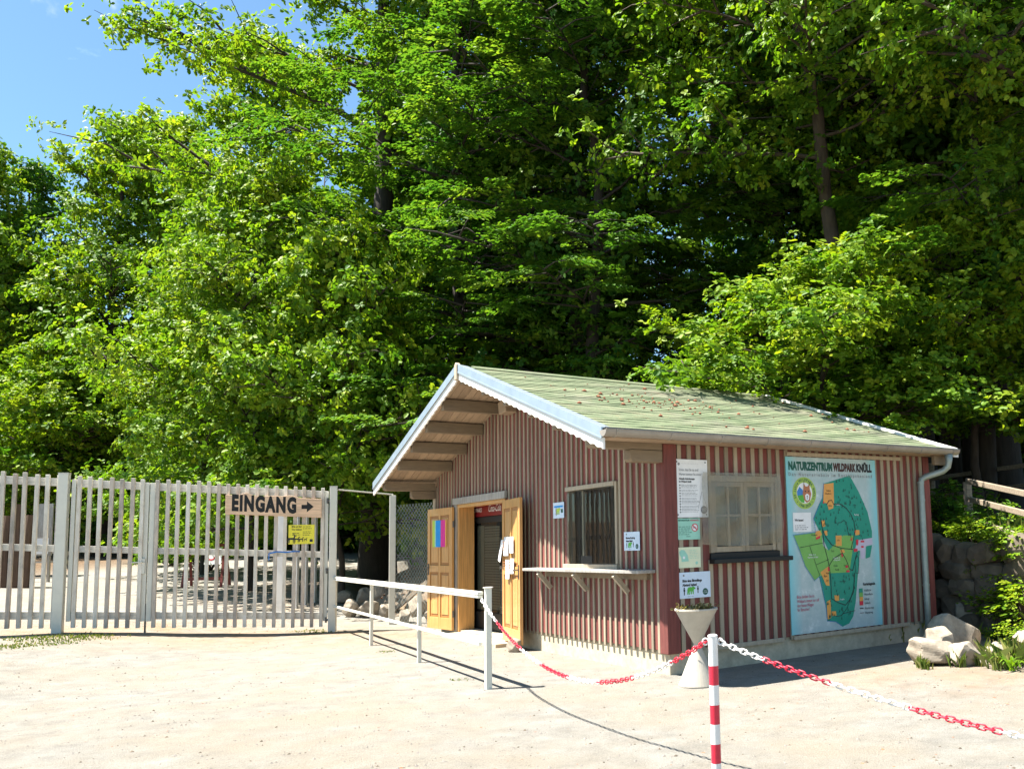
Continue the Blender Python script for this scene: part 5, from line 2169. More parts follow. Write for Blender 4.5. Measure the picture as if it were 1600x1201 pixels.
def make_tree(seed, H, CR, base, r0, style, leaf, size, nl=20, trunk_bend=(0, 0), bias=(0, 0), dens=1.0, inner=1.0, bark='bark', gap=1.0, cr=1.0, clear=None):
    """returns (trunk mesh, crown mesh); tree stands at the origin"""
    q = np.random.default_rng(seed)
    tk = MB()
    lv = Leaves(seed + 100)
    n = 11
    ts = np.linspace(0, 1, n)
    wob = q.normal(0, .12, (n, 2)) * (ts[:, None] > .1)
    tr = np.stack([trunk_bend[0] * H * ts ** 1.2 + wob[:, 0] * .8, trunk_bend[1] * H * ts ** 1.2 + wob[:, 1] * .8, H * .97 * ts], 1)
    tr[0, 2] = -.4
    rs = r0 * (1 - .88 * ts ** .9)
    rs[0] *= 1.45
    tk.tube([tuple(p) for p in np.insert(tr, 1, [tr[0] * .93 + tr[1] * .07 + np.array([0, 0, .25])], 0)], list(np.insert(rs, 1, r0 * 1.12)), 10)

    def trunk_at(z):
        f = np.interp(z, tr[:, 2], ts)
        return np.array([np.interp(f, ts, tr[:, 0]), np.interp(f, ts, tr[:, 1]), z]), np.interp(f, ts, rs)

    az = q.uniform(0, 6.28)
    for i in range(nl):
        f = (i + q.uniform(0, .6)) / nl
        z = base + (H * .96 - base) * f
        az += 2.399 + q.uniform(-.4, .4)
        c, rr = trunk_at(z)
        facing = clear and (math.cos(az) * clear[0] + math.sin(az) * clear[1]) > .55 and f < .62
        if style == 'oak':
            prof = (.62 + .55 * math.sin(math.pi * min(1, f * .9 + .12))) * (1 - f) ** .32
            elv = R(8 + 52 * f + q.uniform(-10, 12))
        elif style == 'beech':
            prof = (1.0 - .55 * f) * (1.0 if f > .05 else .85) * (1 - max(0, f - .75) * 2.4)
            elv = R(4 + 46 * f + q.uniform(-8, 8))
        else:   # upright forked
            prof = .75 * math.sin(math.pi * min(1, f * .8 + .22)) + .15
            elv = R(38 + 30 * f + q.uniform(-10, 10))
        L = CR * prof * q.uniform(.62, 1.22)
        h = np.array([math.cos(az), math.sin(az), 0])
        if facing:
            continue
        L *= 1 + (.15 + .55 * f) * (h[0] * bias[0] + h[1] * bias[1])
        m_ = 7
        u = np.linspace(0, 1, m_)
        curve = (u * (math.sin(elv)) - u ** 2 * (.16 if style != 'beech' else .10 + .18 * math.sin(elv))) * L
        side = np.array([-h[1], h[0], 0])
        lw = np.cumsum(q.normal(0, .045, m_)) * L * .5
        P = c + h * (u * math.cos(elv) * L)[:, None] + np.array([0, 0, 1.0]) * curve[:, None] + side * lw[:, None] * (u[:, None] > 0)
        lr = max(.018, rr * .36 * (L / CR) ** .7) * (1 - .82 * u)
        tk.tube([tuple(p) for p in P], list(lr), 6, cap=False)
        # short leafy shoots along the inner limb
        for j in range(int(inner * 8 * L / CR + .5)):
            s = q.uniform(.06, .7)
            pc = np.array([np.interp(s, u, P[:, k]) for k in range(3)]) + q.normal(0, .38, 3)
            lv.clump(pc, q.uniform(.4, .65) * cr, int(26 * dens), size, h * .3, float(np.clip(.42 + q.normal(0, .14), 0, 1)))
        # second order
        nsub = max(4, int(9 * L / CR + 2))
        for j in range(nsub):
            s = .22 + .78 * (j + q.uniform(0, .7)) / nsub
            s = min(s, 1)
            pc = np.array([np.interp(s, u, P[:, k]) for k in range(3)])
            sgn = 1 if j % 2 else -1
            ang = R(q.uniform(28, 68)) * sgn
            hd = h * math.cos(ang) + side * math.sin(ang)
            l2 = L * q.uniform(.26, .42) * (1.12 - .55 * s) + .35
            e2 = elv * .5 + R(q.uniform(-14, 22)) if style != 'beech' else R(q.uniform(-12, 14))
            d2 = hd * math.cos(e2) + np.array([0, 0, math.sin(e2)])
            kn = q.normal(0, .08, 3) * l2
            Q = np.stack([pc, pc + d2 * l2 * .5 + kn, pc + d2 * l2 - np.array([0, 0, .08 * l2])])
            tk.tube([tuple(p) for p in Q], [max(.012, .022 * l2), max(.009, .012 * l2), .006], 4, cap=False)
            tone = float(np.clip(.45 + q.normal(0, .13) + .12 * f, .1, .9))
            steps_ = max(2, int(l2 / ((.50 if style != 'beech' else .62) * gap)))
            for k in range(steps_):
                w = .28 + .72 * (k + q.uniform(.2, 1)) / steps_
                pp = Q[0] * (1 - w) ** 2 + 2 * w * (1 - w) * Q[1] + w * w * Q[2]
                off = q.normal(0, 1, 3)
                if style == 'beech':
                    an = R(q.uniform(-55, 55))
                    ad = hd * math.cos(an) + np.cross(np.array([0, 0, 1.0]), hd) * math.sin(an) + np.array([0, 0, q.uniform(-.12, .16)])
                    lv.fan(pp + off * np.array([.15, .15, .10]), ad, int(44 * dens), q.uniform(.8, 1.35), q.uniform(.28, .46), size, tone)
                else:
                    lv.clump(pp + off * np.array([.16, .16, .16]), q.uniform(.36, .58) * cr, int(34 * dens), size, hd * .5, tone)
    # leafy shoots standing close round the trunk
    for j in range(int(inner * 46)):
        z = q.uniform(base * .9, H * .85)
        c, rr = trunk_at(z)
        a_ = q.uniform(0, 6.28)
        r_ = q.uniform(.5, 2.3)
        hd = np.array([math.cos(a_), math.sin(a_), 0])
        if clear and hd[0] * clear[0] + hd[1] * clear[1] > .1 and z < .7 * H:
            continue
        c2 = c + hd * r_ + np.array([0, 0, q.uniform(0, .5)])
        tk.tube([tuple(c), tuple(c + hd * r_ * .6 + np.array([0, 0, .1])), tuple(c2)], [.016, .011, .006], 4, cap=False)
        tone = float(np.clip(.42 + q.normal(0, .14), 0, 1))
        for w in (.55, .8, 1.0):
            lv.clump(c + (c2 - c) * w + q.normal(0, .12, 3), q.uniform(.4, .6) * cr, int(28 * dens), size, hd * .4, tone)
    tm = bpy.data.meshes.new('trunk')
    tm.from_pydata(tk.v, [], tk.f)
    tm.polygons.foreach_set('use_smooth', [True] * len(tk.f))
    tm.materials.append(G[bark])
    tm.update()
    return tm, lv.mesh('crown', leaf)


def plant_tree(name, meshes, P, rz, s, label, cat='tree', group=None, sz=None, tilt=(0, 0)):
    e = empty(name, P, rz=rz)
    e.rotation_euler.x, e.rotation_euler.y = tilt
    e.scale = (s, s, sz or s)
    tag(e, label, cat, group)
    for nm, m in zip(('trunk', 'crown'), meshes):
        o = bpy.data.objects.new(nm, m)
        COL.objects.link(o)
        o.parent = e
    return e


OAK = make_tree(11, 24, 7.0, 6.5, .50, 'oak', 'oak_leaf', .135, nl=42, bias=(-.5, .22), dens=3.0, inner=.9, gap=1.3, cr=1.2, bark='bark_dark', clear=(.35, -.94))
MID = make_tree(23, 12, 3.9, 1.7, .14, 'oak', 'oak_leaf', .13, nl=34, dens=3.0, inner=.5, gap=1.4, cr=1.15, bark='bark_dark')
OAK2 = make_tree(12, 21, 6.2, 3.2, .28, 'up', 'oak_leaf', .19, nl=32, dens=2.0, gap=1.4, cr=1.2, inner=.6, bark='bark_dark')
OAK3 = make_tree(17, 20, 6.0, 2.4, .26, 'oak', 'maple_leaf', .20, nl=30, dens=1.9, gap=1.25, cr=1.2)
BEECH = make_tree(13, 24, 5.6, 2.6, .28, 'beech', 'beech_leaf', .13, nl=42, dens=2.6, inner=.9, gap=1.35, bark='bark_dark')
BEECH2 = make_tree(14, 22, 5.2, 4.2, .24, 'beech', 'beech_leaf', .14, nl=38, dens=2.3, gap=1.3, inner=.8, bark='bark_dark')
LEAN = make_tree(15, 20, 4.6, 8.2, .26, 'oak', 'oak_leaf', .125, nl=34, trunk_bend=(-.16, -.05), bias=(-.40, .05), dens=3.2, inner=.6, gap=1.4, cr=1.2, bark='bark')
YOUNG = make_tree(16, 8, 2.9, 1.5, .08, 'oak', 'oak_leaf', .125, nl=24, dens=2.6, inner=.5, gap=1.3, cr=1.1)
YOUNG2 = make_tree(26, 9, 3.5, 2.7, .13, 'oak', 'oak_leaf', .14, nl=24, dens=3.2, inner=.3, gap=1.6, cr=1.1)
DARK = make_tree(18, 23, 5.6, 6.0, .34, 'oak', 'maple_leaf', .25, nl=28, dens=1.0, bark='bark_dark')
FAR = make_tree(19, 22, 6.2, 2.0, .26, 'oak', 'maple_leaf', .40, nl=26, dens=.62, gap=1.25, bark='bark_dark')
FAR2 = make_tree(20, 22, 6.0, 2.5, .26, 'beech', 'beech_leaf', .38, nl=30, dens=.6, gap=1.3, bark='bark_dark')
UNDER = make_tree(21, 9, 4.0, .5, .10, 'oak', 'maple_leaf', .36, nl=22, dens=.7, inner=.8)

plant_tree('oak_tree', OAK, stand(590, 26.5), -0.4, 1.08, 'huge old oak with spreading lit limbs and thick dark trunk behind the stone heap')
plant_tree('oak_tree', MID, stand(392, 22.6), .6, .95, 'bright middle sized oak rising behind the gate and the arrow sign')
plant_tree('oak_tree', MID, stand(320, 27.5), 2.6, .85, 'bright middle sized oak behind the seam of the two gate leaves')
plant_tree('oak_tree', YOUNG, stand(535, 21.5), 3.6, .98, 'bright young oak sapling between the gate post and the big oak trunk', sz=1.15)
plant_tree('oak_tree', YOUNG, stand(335, 37), 4.4, 1.3, 'young oak with lit leaves behind the middle of the gate', sz=1.3)
plant_tree('young_tree', YOUNG, stand(225, 39), 1.4, 1.4, 'leafy young tree behind the narrow gate leaf', sz=1.2)
plant_tree('young_tree', YOUNG, stand(75, 37), 5.1, 1.35, 'leafy young tree behind the post of the fixed slat fence', sz=1.15)
plant_tree('oak_tree', OAK2, stand(165, 40), .3, 1.0, 'forked upright oak against the blue sky left of the huge oak')
plant_tree('oak_tree', OAK2, stand(262, 44), 2.0, 1.1, 'tall upright oak filling the gap beside the huge oak crown')
plant_tree('oak_tree', OAK3, stand(20, 43), 4.0, 1.0, 'dense oak at the far left edge below the open sky')
plant_tree('oak_tree', OAK2, stand(-60, 40), 1.1, .95, 'oak partly cut by the left edge of the view')
plant_tree('oak_tree', OAK2, stand(400, 38), 3.3, 1.15, 'upright oak rising behind the young oaks at the gate')
plant_tree('beech_tree', BEECH, stand(712, 24), .4, 1.0, 'beech with layered sprays rising behind the ridge end of the hut')
plant_tree('beech_tree', BEECH2, stand(935, 21.8), 1.2, .95, 'nearest beech dipping tiered sprays towards the ridge of the green roof')
plant_tree('beech_tree', BEECH2, stand(800, 29), 2.1, 1.02, 'slender beech second right of the huge oak trunk')
plant_tree('beech_tree', BEECH, stand(915, 24), 3.9, 1.0, 'tall beech with tiered lit sprays above the middle of the green roof')
plant_tree('beech_tree', BEECH2, stand(1010, 31), 5.2, 1.05, 'beech beside the blue sky gap behind the green roof')
plant_tree('oak_tree', LEAN, stand(1386, 19.5), 0.15, 1.0, 'leaning oak with a bare pale trunk behind the rear of the hut')
plant_tree('beech_tree', BEECH, stand(1240, 24), 1.0, .95, 'beech with lit upper sprays between the sky gap and the leaning oak')
plant_tree('oak_tree', YOUNG2, stand(1300, 16.3), 1.9, .88, 'young oak spreading bright leaf rosettes over the far end of the green roof', sz=.60)
plant_tree('oak_tree', YOUNG2, stand(1535, 17.6), 4.2, .85, 'young oak with lit rosettes above the plank fences', sz=.72)
plant_tree('dark_tree', DARK, stand(1452, 23), .7, 1.0, 'dark trunk closest right of the hut roof end')
plant_tree('dark_tree', DARK, stand(1493, 25), 2.6, 1.0, 'thick brown trunk in front of the brick glimpse')
plant_tree('dark_tree', DARK, stand(1532, 24), 4.0, 1.05, 'dark trunk right of the brick glimpse')
plant_tree('dark_tree', DARK, stand(1580, 21), 5.2, 1.1, 'thickest black trunk near the right edge behind the plank fences')
plant_tree('beech_tree', BEECH2, stand(1545, 18.0), 3.0, .9, 'beech reaching lit sprays over the plank fences', tilt=(0, -.05))
plant_tree('oak_tree', LEAN, stand(1680, 17.0), .9, .95, 'oak whose lit limbs enter from the right edge')
back = [(-150, 52), (-20, 58), (320, 55), (430, 52), (500, 44), (640, 40), (660, 55), (740, 44), (850, 42), (950, 48), (1190, 50), (1300, 38), (1370, 46), (1430, 36), (1510, 40), (1600, 36), (1690, 30), (1760, 24),
        (560, 62), (780, 64), (900, 66), (1240, 66), (1350, 62), (1480, 58), (1600, 56)]
kinds = [FAR, FAR2, OAK3, FAR2, FAR]
for i, (u, d) in enumerate(back):
    mm = kinds[(i * 2 + (i // 5)) % 5]
    if u < 450:
        mm = [FAR, OAK2][i % 2]
    sc = rnd.uniform(.92, 1.15) if u > 280 else rnd.uniform(.85, .95)
    plant_tree('forest_tree', mm, stand(u + rnd.uniform(-12, 12), d), rnd.uniform(0, 6.28), sc, 'tall tree deep in the shaded wood behind the front trees', group='trees of the wood behind the front row')


under = [(-120, 47), (-40, 46), (40, 49), (110, 47), (180, 50), (250, 47), (320, 46), (390, 48), (450, 41), (520, 38), (580, 42), (640, 36), (700, 38), (770, 36), (850, 37), (930, 39), (1010, 41), (1090, 38), (1160, 40), (1240, 38), (1310, 41), (1380, 43), (1450, 45),
         (1560, 46), (1620, 40), (1690, 34), (1750, 28), (0, 60), (150, 62), (300, 60), (430, 58)]
for i, (u, d) in enumerate(under):
    plant_tree('understory_tree', UNDER, stand(u, d), i * 2.4, rnd.uniform(.8, 1.15), 'low bushy tree filling the dim edge of the wood between the trunks', group='low bushy trees along the edge of the wood')


# low greenery --------------------------------------------------
def make_shrub(seed, w_, h, leaf, size, n):
    q = np.random.default_rng(seed)
    lv = Leaves(seed)
    st = MB()
    for i in range(n):
        a_ = q.uniform(0, 6.28)
        rr = w_ * math.sqrt(q.uniform(.02, 1)) * .8
        tip = np.array([rr * math.cos(a_), rr * math.sin(a_), h * q.uniform(.45, 1) * (1 - .3 * rr / w_)])
        st.tube([(tip[0] * .15, tip[1] * .15, -.05), (tip[0] * .6, tip[1] * .6, tip[2] * .6), tuple(tip)], [.012, .008, .004], 4, cap=False)
        hd = np.array([math.cos(a_), math.sin(a_), .15])
        for k in range(3):
            lv.fan(tip * (.6 + .2 * k) + q.normal(0, .05, 3), hd + q.normal(0, .5, 3) * np.array([1, 1, .25]), 11, .32, .13, size, float(np.clip(q.normal(.55, .15), 0, 1)), .25)
    me = bpy.data.meshes.new('stems')
    me.from_pydata(st.v, [], st.f)
    me.materials.append(G['bark'])
    return me, lv.mesh('foliage', leaf, .62)


SHRUB = make_shrub(31, .75, .9, 'beech_leaf', .095, 34)
SHRUB2 = make_shrub(32, .55, .55, 'oak_leaf', .085, 26)


def shrub(name, meshes, P, s, rz, label, group=None):
    e = empty(name, P, rz=rz)
    e.scale = (s, s, s)
    tag(e, label, 'plant', group)
    for nm, m in zip(('stems', 'foliage'), meshes):
        o = bpy.data.objects.new(nm, m)
        COL.objects.link(o)
        o.parent = e


shrub('leafy_shrub', SHRUB, stand(1492, 15.6), 1.25, .3, 'lit shrub in the gap between the dry stone wall and the plank fence')
shrub('leafy_shrub', SHRUB, stand(1548, 14.0), .8, 2.0, 'low shrub below the sunlit plank fence')
shrub('leafy_shrub', SHRUB, stand(1470, 17.0), 1.0, 4.0, 'dim shrub behind the down pipe end of the hut')
for i, (u, v, s, lab) in enumerate(((1560, 925, .62, 'fresh green plant on the slope above the flat boulder'), (1590, 905, .8, 'large leafed plant at the right edge of the slope'), (1575, 960, .6, 'bright plant between the boulders and the right edge'),
                                    (1545, 990, .42, 'small plant growing beside the sloping boulder'), (1605, 960, .8, 'plant cut by the right edge above the grass blades'), (1600, 1005, .5, 'leafy tuft lowest at the right edge'))):
    shrub('slope_plant', SHRUB2, drop(u, v), s, i * 1.1, lab)
for i, (u, d, s, lab) in enumerate(((1478, 14.9, .75, 'lit sprig trailing over the dry stone wall top beside the hut'), (1525, 13.6, .8, 'bright plant on the wall top below the sunlit plank fence'), (1565, 12.6, .9, 'bushy plant between the wall top and the right edge'), (1600, 11.8, 1.0, 'bushy plant filling the right edge under the plank fence'))):
    shrub('slope_plant', SHRUB2, stand(u, d), s, i * 2.1 + .4, lab)
for i, (u, v, s, lab) in enumerate(((1535, 950, .5, 'fern like plant above the flat dark boulder'), (1582, 985, .55, 'plant spilling over the brown boulder at the right'), (1556, 1000, .35, 'tiny plant in the crack beside the upright rough boulder'))):
    shrub('slope_plant', SHRUB2, drop(u, v), s, i * 1.3 + 2, lab)
for i, (u, v, s, lab) in enumerate(((1540, 905, .55, 'leafy plant leaning out over the middle of the dry stone wall'), (1578, 885, .8, 'tall leafy plant where the dry stone wall meets the slope'), (1596, 940, .75, 'dense plant on the slope just inside the right edge'), (1612, 890, 1.0, 'big bush on the slope cut by the right edge'))):
    shrub('slope_plant', SHRUB2, drop(u, v), s, i * 2.3 + 1, lab)
for i, (u, d, s) in enumerate(((240, 33, 1.5), (268, 31, 1.2), (322, 29, 1.7), (205, 36, 1.5), (150, 36, 1.3), (300, 34, 1.4))):
    shrub('path_shrub', SHRUB, stand(u, d), s, i * 1.7, 'lit low shrub beside the path seen through the gate slats', 'shrubs along the path behind the gate')


def tufts(name, spots, label, n, h, seed, mname='grass', kind='stuff', cat=None, spread=.25, wdt=.010):
    q = np.random.default_rng(seed)
    V, T = [], []
    for (P, k, hh) in spots:
        for _ in range(int(n * k)):
            b = np.array(P) + np.array([q.normal(0, spread), q.normal(0, spread), 0]) * min(1, k)
            b[2] = gz(b[0], b[1]) - .01 if kind == 'stuff' else b[2]
            a_ = q.uniform(0, 6.28)
            L = h * hh * q.uniform(.5, 1.2)
            ln = q.uniform(.1, .7) * L
            d = np.array([math.cos(a_), math.sin(a_), 0])
            s = np.array([-d[1], d[0], 0]) * wdt * q.uniform(.6, 1.2)
            m_ = b + d * ln * .3 + UP * L * .6
            tp = b + d * ln + UP * L * q.uniform(.75, 1)
            V.append([b - s, b + s, m_ + s * .8, tp, m_ - s * .8])
            T += [q.uniform(0, 1)] * 5
    me = bpy.data.meshes.new(name)
    k = len(V)
    me.from_pydata(np.array(V).reshape(-1, 3).tolist(), [], [(5 * i, 5 * i + 1, 5 * i + 2, 5 * i + 3, 5 * i + 4) for i in range(k)])
    at = me.attributes.new('tone', 'FLOAT', 'POINT')
    at.data.foreach_set('value', T)
    me.materials.append(G[mname])
    o = bpy.data.objects.new(name, me)
    COL.objects.link(o)
    tag(o, label, cat, kind='stuff' if kind == 'stuff' else None)
    return o


tufts('grass', [(drop(u, v), k, hh) for u, v, k, hh in ((25, 998, .6, .5), (40, 1008, .6, .5), (62, 1000, .7, .5), (80, 995, .6, .5), (100, 1002, .5, .5), (140, 995, .9, .55), (150, 993, .5, .5), (90, 1006, .4, .4), (10, 1012, .5, .5), (125, 997, .5, .5),
                                                     (500, 988, .5, .4), (488, 985, .4, .4), (605, 1018, .3, .3), (718, 1062, .2, .3), (465, 987, .3, .3))], None, 150, .10, 3)
tufts('dry_grass', [(drop(u, v), k, hh) for u, v, k, hh in ((1425, 1000, .25, 2.6), (1408, 1003, .2, 2.0), (1440, 1042, .3, 1.4), (1446, 1046, .3, 1.2), (1448, 990, .2, 2.2), (1500, 1042, .3, 1.6), (1530, 1040, .3, 1.6), (1545, 1030, .4, 2.2), (1385, 1006, .15, 1.2),
                                                            (1575, 1040, .8, 2.4), (1560, 1046, .5, 2.0), (1590, 1035, .6, 2.6), (1560, 975, .5, 2.2), (1535, 985, .3, 1.6))], None, 70, .12, 4, spread=.12)
tufts('terrace_herbs', [(stand(u, d), 1.0, hh) for u, d, hh in ((1500, 15, 2.5), (1520, 14.8, 2), (1540, 14.2, 2), (1480, 15.8, 2), (1570, 13.5, 2.2), (1595, 12.8, 3), (1470, 16.5, 2), (1610, 12, 2.6), (1590, 13.6, 3.4))], None, 60, .12, 5, spread=.4)
# broad blades right of the boulders
mb = None
e = empty('broad_leaf_tuft', drop(1578, 1046))
tag(e, 'tuft of broad strap leaves in front of the boulders at the right', 'plant')
q = np.random.default_rng(8)
V, Fc = [], []
for i in range(26):
    a_ = q.uniform(0, 6.28)
    L = q.uniform(.22, .42)
    d = np.array([math.cos(a_), math.sin(a_), 0])
    s = np.array([-d[1], d[0], 0]) * q.uniform(.010, .018)
    b = q.normal(0, .05, 3) * np.array([1, 1, 0])
    k = len(V)
    rows_ = []
    for u_ in np.linspace(0, 1, 5):
        c = b + d * L * u_ * .75 + UP * (L * (1.25 * u_ - .95 * u_ * u_))
        w_ = math.sin(math.pi * min(1, .25 + u_ * .75)) * 1.0 + .04
        V += [tuple(c - s * w_), tuple(c + s * w_)]
    for j in range(4):
        Fc.append((k + 2 * j, k + 2 * j + 1, k + 2 * j + 3, k + 2 * j + 2))
me = bpy.data.meshes.new('blades')
me.from_pydata(V, [], Fc)
at = me.attributes.new('tone', 'FLOAT', 'POINT')
at.data.foreach_set('value', q.uniform(0, .7, len(V)))
me.materials.append(G['oak_leaf'])
o = bpy.data.objects.new('blades', me)
COL.objects.link(o)
o.parent = e

# withered plants in the planter
pe = [o for o in bpy.data.objects if o.name == 'hourglass_planter'][0]
lv = Leaves(77)
q = np.random.default_rng(77)
for i in range(60):
    a_ = q.uniform(0, 6.28)
    rr = .17 * math.sqrt(q.uniform(0, 1))
    lv.clump(np.array([rr * math.cos(a_), rr * math.sin(a_), .785 + .01 * q.uniform(0, 1)]), .05, 7, .034, np.zeros(3), .75, .4)
me = lv.mesh('plants', 'withered')
o = bpy.data.objects.new('plants', me)
COL.objects.link(o)
o.parent = pe

# scattered pebbles, leaf litter, roof debris -----------------------
def scatter(name, pts, m, smin, smax, seed, flatz=.6):
    q = np.random.default_rng(seed)
    base = np.array([(0, 0, 1), (1, 0, 0), (.3, .95, 0), (-.8, .6, 0), (-.8, -.6, 0), (.3, -.95, 0), (0, 0, -1)], float)
    tri = [(0, 1, 2), (0, 2, 3), (0, 3, 4), (0, 4, 5), (0, 5, 1), (6, 2, 1), (6, 3, 2), (6, 4, 3), (6, 5, 4), (6, 1, 5)]
    V, Fc = [], []
    for i, P in enumerate(pts):
        s = smin + (smax - smin) * q.uniform(0, 1) ** 3
        a_ = q.uniform(0, 6.28)
        rot = np.array([[math.cos(a_), -math.sin(a_), 0], [math.sin(a_), math.cos(a_), 0], [0, 0, 1]])
        v = (base * np.array([1, q.uniform(.6, 1), flatz]) * q.uniform(.8, 1.2, (7, 1)) * s) @ rot.T + P
        V.append(v)
        Fc += [tuple(7 * i + k for k in f) for f in tri]
    me = bpy.data.meshes.new(name)
    me.from_pydata(np.concatenate(V).tolist(), [], Fc)
    me.materials.append(G[m])
    o = bpy.data.objects.new(name, me)
    COL.objects.link(o)
    o['kind'] = 'stuff'
    return o


q = np.random.default_rng(99)
px_ = q.uniform(-12, 4, 16000)
py_ = 3.2 + 14 * q.uniform(0, 1, 16000) ** 1.6
zt_, zn_, in_, dd_ = terrain(px_, py_)
hl = np.stack([(px_ - O[0]) * A[0] + (py_ - O[1]) * A[1], (px_ - O[0]) * B[0] + (py_ - O[1]) * B[1]], 1)
ok = ~((hl[:, 0] > -.05) & (hl[:, 0] < HL) & (hl[:, 1] > -.05) & (hl[:, 1] < HW))
P_ = np.stack([px_, py_, zt_ + .001], 1)[ok]
scatter('pebbles', P_[::2], 'pebble', .003, .017, 1)
scatter('dark_pebbles', P_[::4] + np.array([.03, .02, .0]), 'drystone', .004, .017, 6)
P5 = P_[q.permutation(len(P_))[:650]]
scatter('fallen_leaf_bits', P5, 'litter', .008, .022, 9, .2)
px_ = q.uniform(-12, 12, 9000)
py_ = q.uniform(9, 34, 9000)
zt_, zn_, in_, dd_ = terrain(px_, py_)
ok = in_ & (dd_ > .3)
scatter('leaf_litter', np.stack([px_, py_, zt_ + .01], 1)[ok], 'litter', .02, .07, 2, .25)
pts = []
for i in range(150):
    x_, y_ = (q.normal(1.05, .55), q.normal(1.9, .42)) if i < 105 else (q.uniform(-.5, 4.7), q.uniform(.0, 3.6))
    if not (EY + .1 < y_ < RY - .1 and -.8 < x_ < 4.7):
        continue
    pts.append(hutP(x_, y_, roofz(y_) + .004))
scatter('roof_moss_clumps', pts, 'cone', .012, .042, 3, .7)

# ------------------------------------------------------------------ things behind the gate
P = stand(32, 23.5)
e = empty('log_palisade', P)
tag(e, 'dark palisade of upright split logs behind the fixed slat fence', 'palisade')
mb = MB()
for i, (dx_, h_, r_) in enumerate(((-1.6, 1.6, .16), (-1.3, 2.1, .15), (-1.0, 1.9, .16), (-.7, 2.2, .15), (-.40, 1.95, .16), (-.1, 2.25, .17), (.2, 1.95, .15))):
    mb = MB()
    mb.tube([(dx_, rnd.uniform(-.05, .05), -.3), (dx_ + rnd.uniform(-.03, .03), 0, h_ * .6), (dx_ + rnd.uniform(-.04, .04), .02, h_)], [r_, r_ * .97, r_ * .93], 9)
    mb.build('log', 'palisade', e)
P = stand(72, 27)
e = empty('picnic_table', P)
tag(e, 'grey wooden picnic table by the log palisade behind the fence', 'table')
mb = MB()
mb.box(-.8, -.4, .70, .8, .4, .75)
mb.build('table_top', 'grey_wood', e)
for s in (-.6, .6):
    mb = MB()
    mb.bar((s, -.35, 0), (s, .1, .70), .07, .07)
    mb.bar((s, .35, 0), (s, -.1, .70), .07, .07)
    mb.build('leg', 'grey_wood', e)
mb = MB()
mb.box(-.8, -.8, .42, .8, -.55, .46)
mb.build('seat', 'grey_wood', e)
P = stand(66, 25)
e = empty('notice_stand', P)
tag(e, 'grey wooden panel with a white sheet standing behind the slat fence', 'notice')
mb = MB()
mb.box(-.28, -.02, .75, .28, .02, 2.25)
mb.build('panel', 'grey_wood', e)
mb = MB()
mb.box(-.18, -.026, .80, .20, -.0205, 1.25)
mb.build('sheet', 'paper', e)
mb = MB()
mb.box(-.25, -.03, -.1, -.19, .03, .75)
mb.build('leg', 'grey_wood', e)
mb = MB()
mb.box(.19, -.03, -.1, .25, .03, .75)
mb.build('leg', 'grey_wood', e)
P = drop(322, 916)
e = empty('trestle_sign', P, rz=.12)
tag(e, 'red brown A-frame stand with a white prohibition notice on the path', 'sign stand')
for s in (-.5, .5):
    mb = MB()
    mb.bar((s, -.28, -.02), (s * .92, 0, 1.15), .06, .05)
    mb.bar((s, .28, -.02), (s * .92, .02, 1.1), .06, .05)
    mb.build('leg', 'redframe', e)
mb = MB()
mb.bar((-.49, -.22, .22), (.49, -.22, .22), .05, .08)
mb.bar((-.47, -.0, 1.12), (.47, -.0, 1.12), .05, .08)
mb.build('crossbar', 'redframe', e)
mb = MB()
mb.add([(-.02, -.13, .60), (.42, -.13, .60), (.40, -.02, 1.06), (-.0, -.02, 1.06)], [(0, 1, 2, 3)])
mb.build('sheet', 'paper', e)
mb = MB()
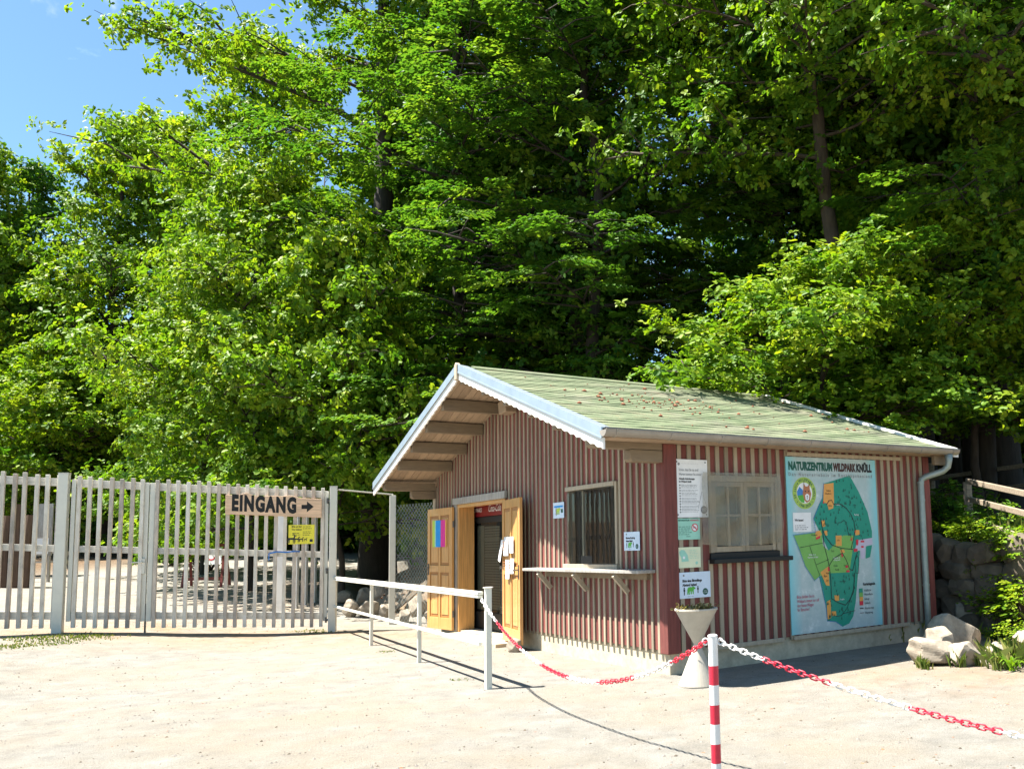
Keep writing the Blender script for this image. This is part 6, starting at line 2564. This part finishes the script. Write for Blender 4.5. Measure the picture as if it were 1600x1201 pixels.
mb.add([(.15 + .12 * math.cos(a_), -.135 + .24 * (.12 * math.sin(a_) + .23) , .83 + .12 * math.sin(a_)) for a_ in np.linspace(0, 2 * math.pi, 20)[:-1]] + [(.15 + .085 * math.cos(a_), -.135 + .24 * (.085 * math.sin(a_) + .23), .83 + .085 * math.sin(a_)) for a_ in np.linspace(0, 2 * math.pi, 20)[:-1]], [(i, (i + 1) % 19, 19 + (i + 1) % 19, 19 + i) for i in range(19)])
mb.build('ban_ring', 'mapred', e)
# white posts of an open second gate, bright in the sun
for i, (u, d) in enumerate(((438, 18.6), (463, 19.4), (477, 19.9), (491, 20.4))):
    P = stand(u, d)
    e = empty('white_post', P)
    tag(e, ['widest white post seen through the slats below the arrow sign', 'white post second from the left below the yellow notice', 'thin white post directly behind the yellow notice', 'white post nearest the right gate post behind the slats'][i], 'post')
    mb = MB()
    wv = .10 if i == 0 else .055
    top = at_depth(u, 800, d)[2] - P[2]
    mb.box(-wv, -.05, -.2, wv, .05, top)
    mb.build('post', 'white', e, bevel=.008)
    mb = MB()
    mb.box(-wv - .01, -.06, top + .0005, wv + .01, .06, top + .02)
    mb.build('cap', 'white', e)
# tree-mounted blue sign
P = at_depth(342, 815, 27)
e = empty('tree_sign', P)
tag(e, 'small pale blue sign among the trunks behind the gate', 'sign')
mb = MB()
mb.box(-.16, -.012, -.30, .16, .0, .30)
mb.build('sheet', 'bluepaper', e)
flat(e, bear(.0, -.12, .2), -.0135, 'cyan', 'bear_print')
lines(e, -.10, .2, .18, 3, .05, 'cyan', .012, 90, -.0135)
mb = MB()
mb.tube([(0, .03, -2.2), (0, .03, .35)], .03, 8)
mb.build('stake', 'fence_wood', e)

# far brick house glimpsed between the trunks
P = stand(1515, 52)
e = empty('far_house', P, rz=-.25)
tag(e, 'far brick house with white posts glimpsed between the dark trunks', 'house')
mb = MB()
mb.box(-5, 0, -1.5, 5, 6, 3.4)
mb.build('wall', 'brick', e)
mb = MB()
mb.prism([(-.5, 3.4), (3, 5.8), (6.5, 3.4)], 'x', -5.4, 5.4)
mb.build('roof', 'brick', e)
for x_ in (-4.6, -2.7, -.8, 1.1, 3.0):
    mb = MB()
    mb.box(x_ - .14, -.6, -1.5, x_ + .14, -.32, 3.38)
    mb.build('post', 'white', e)
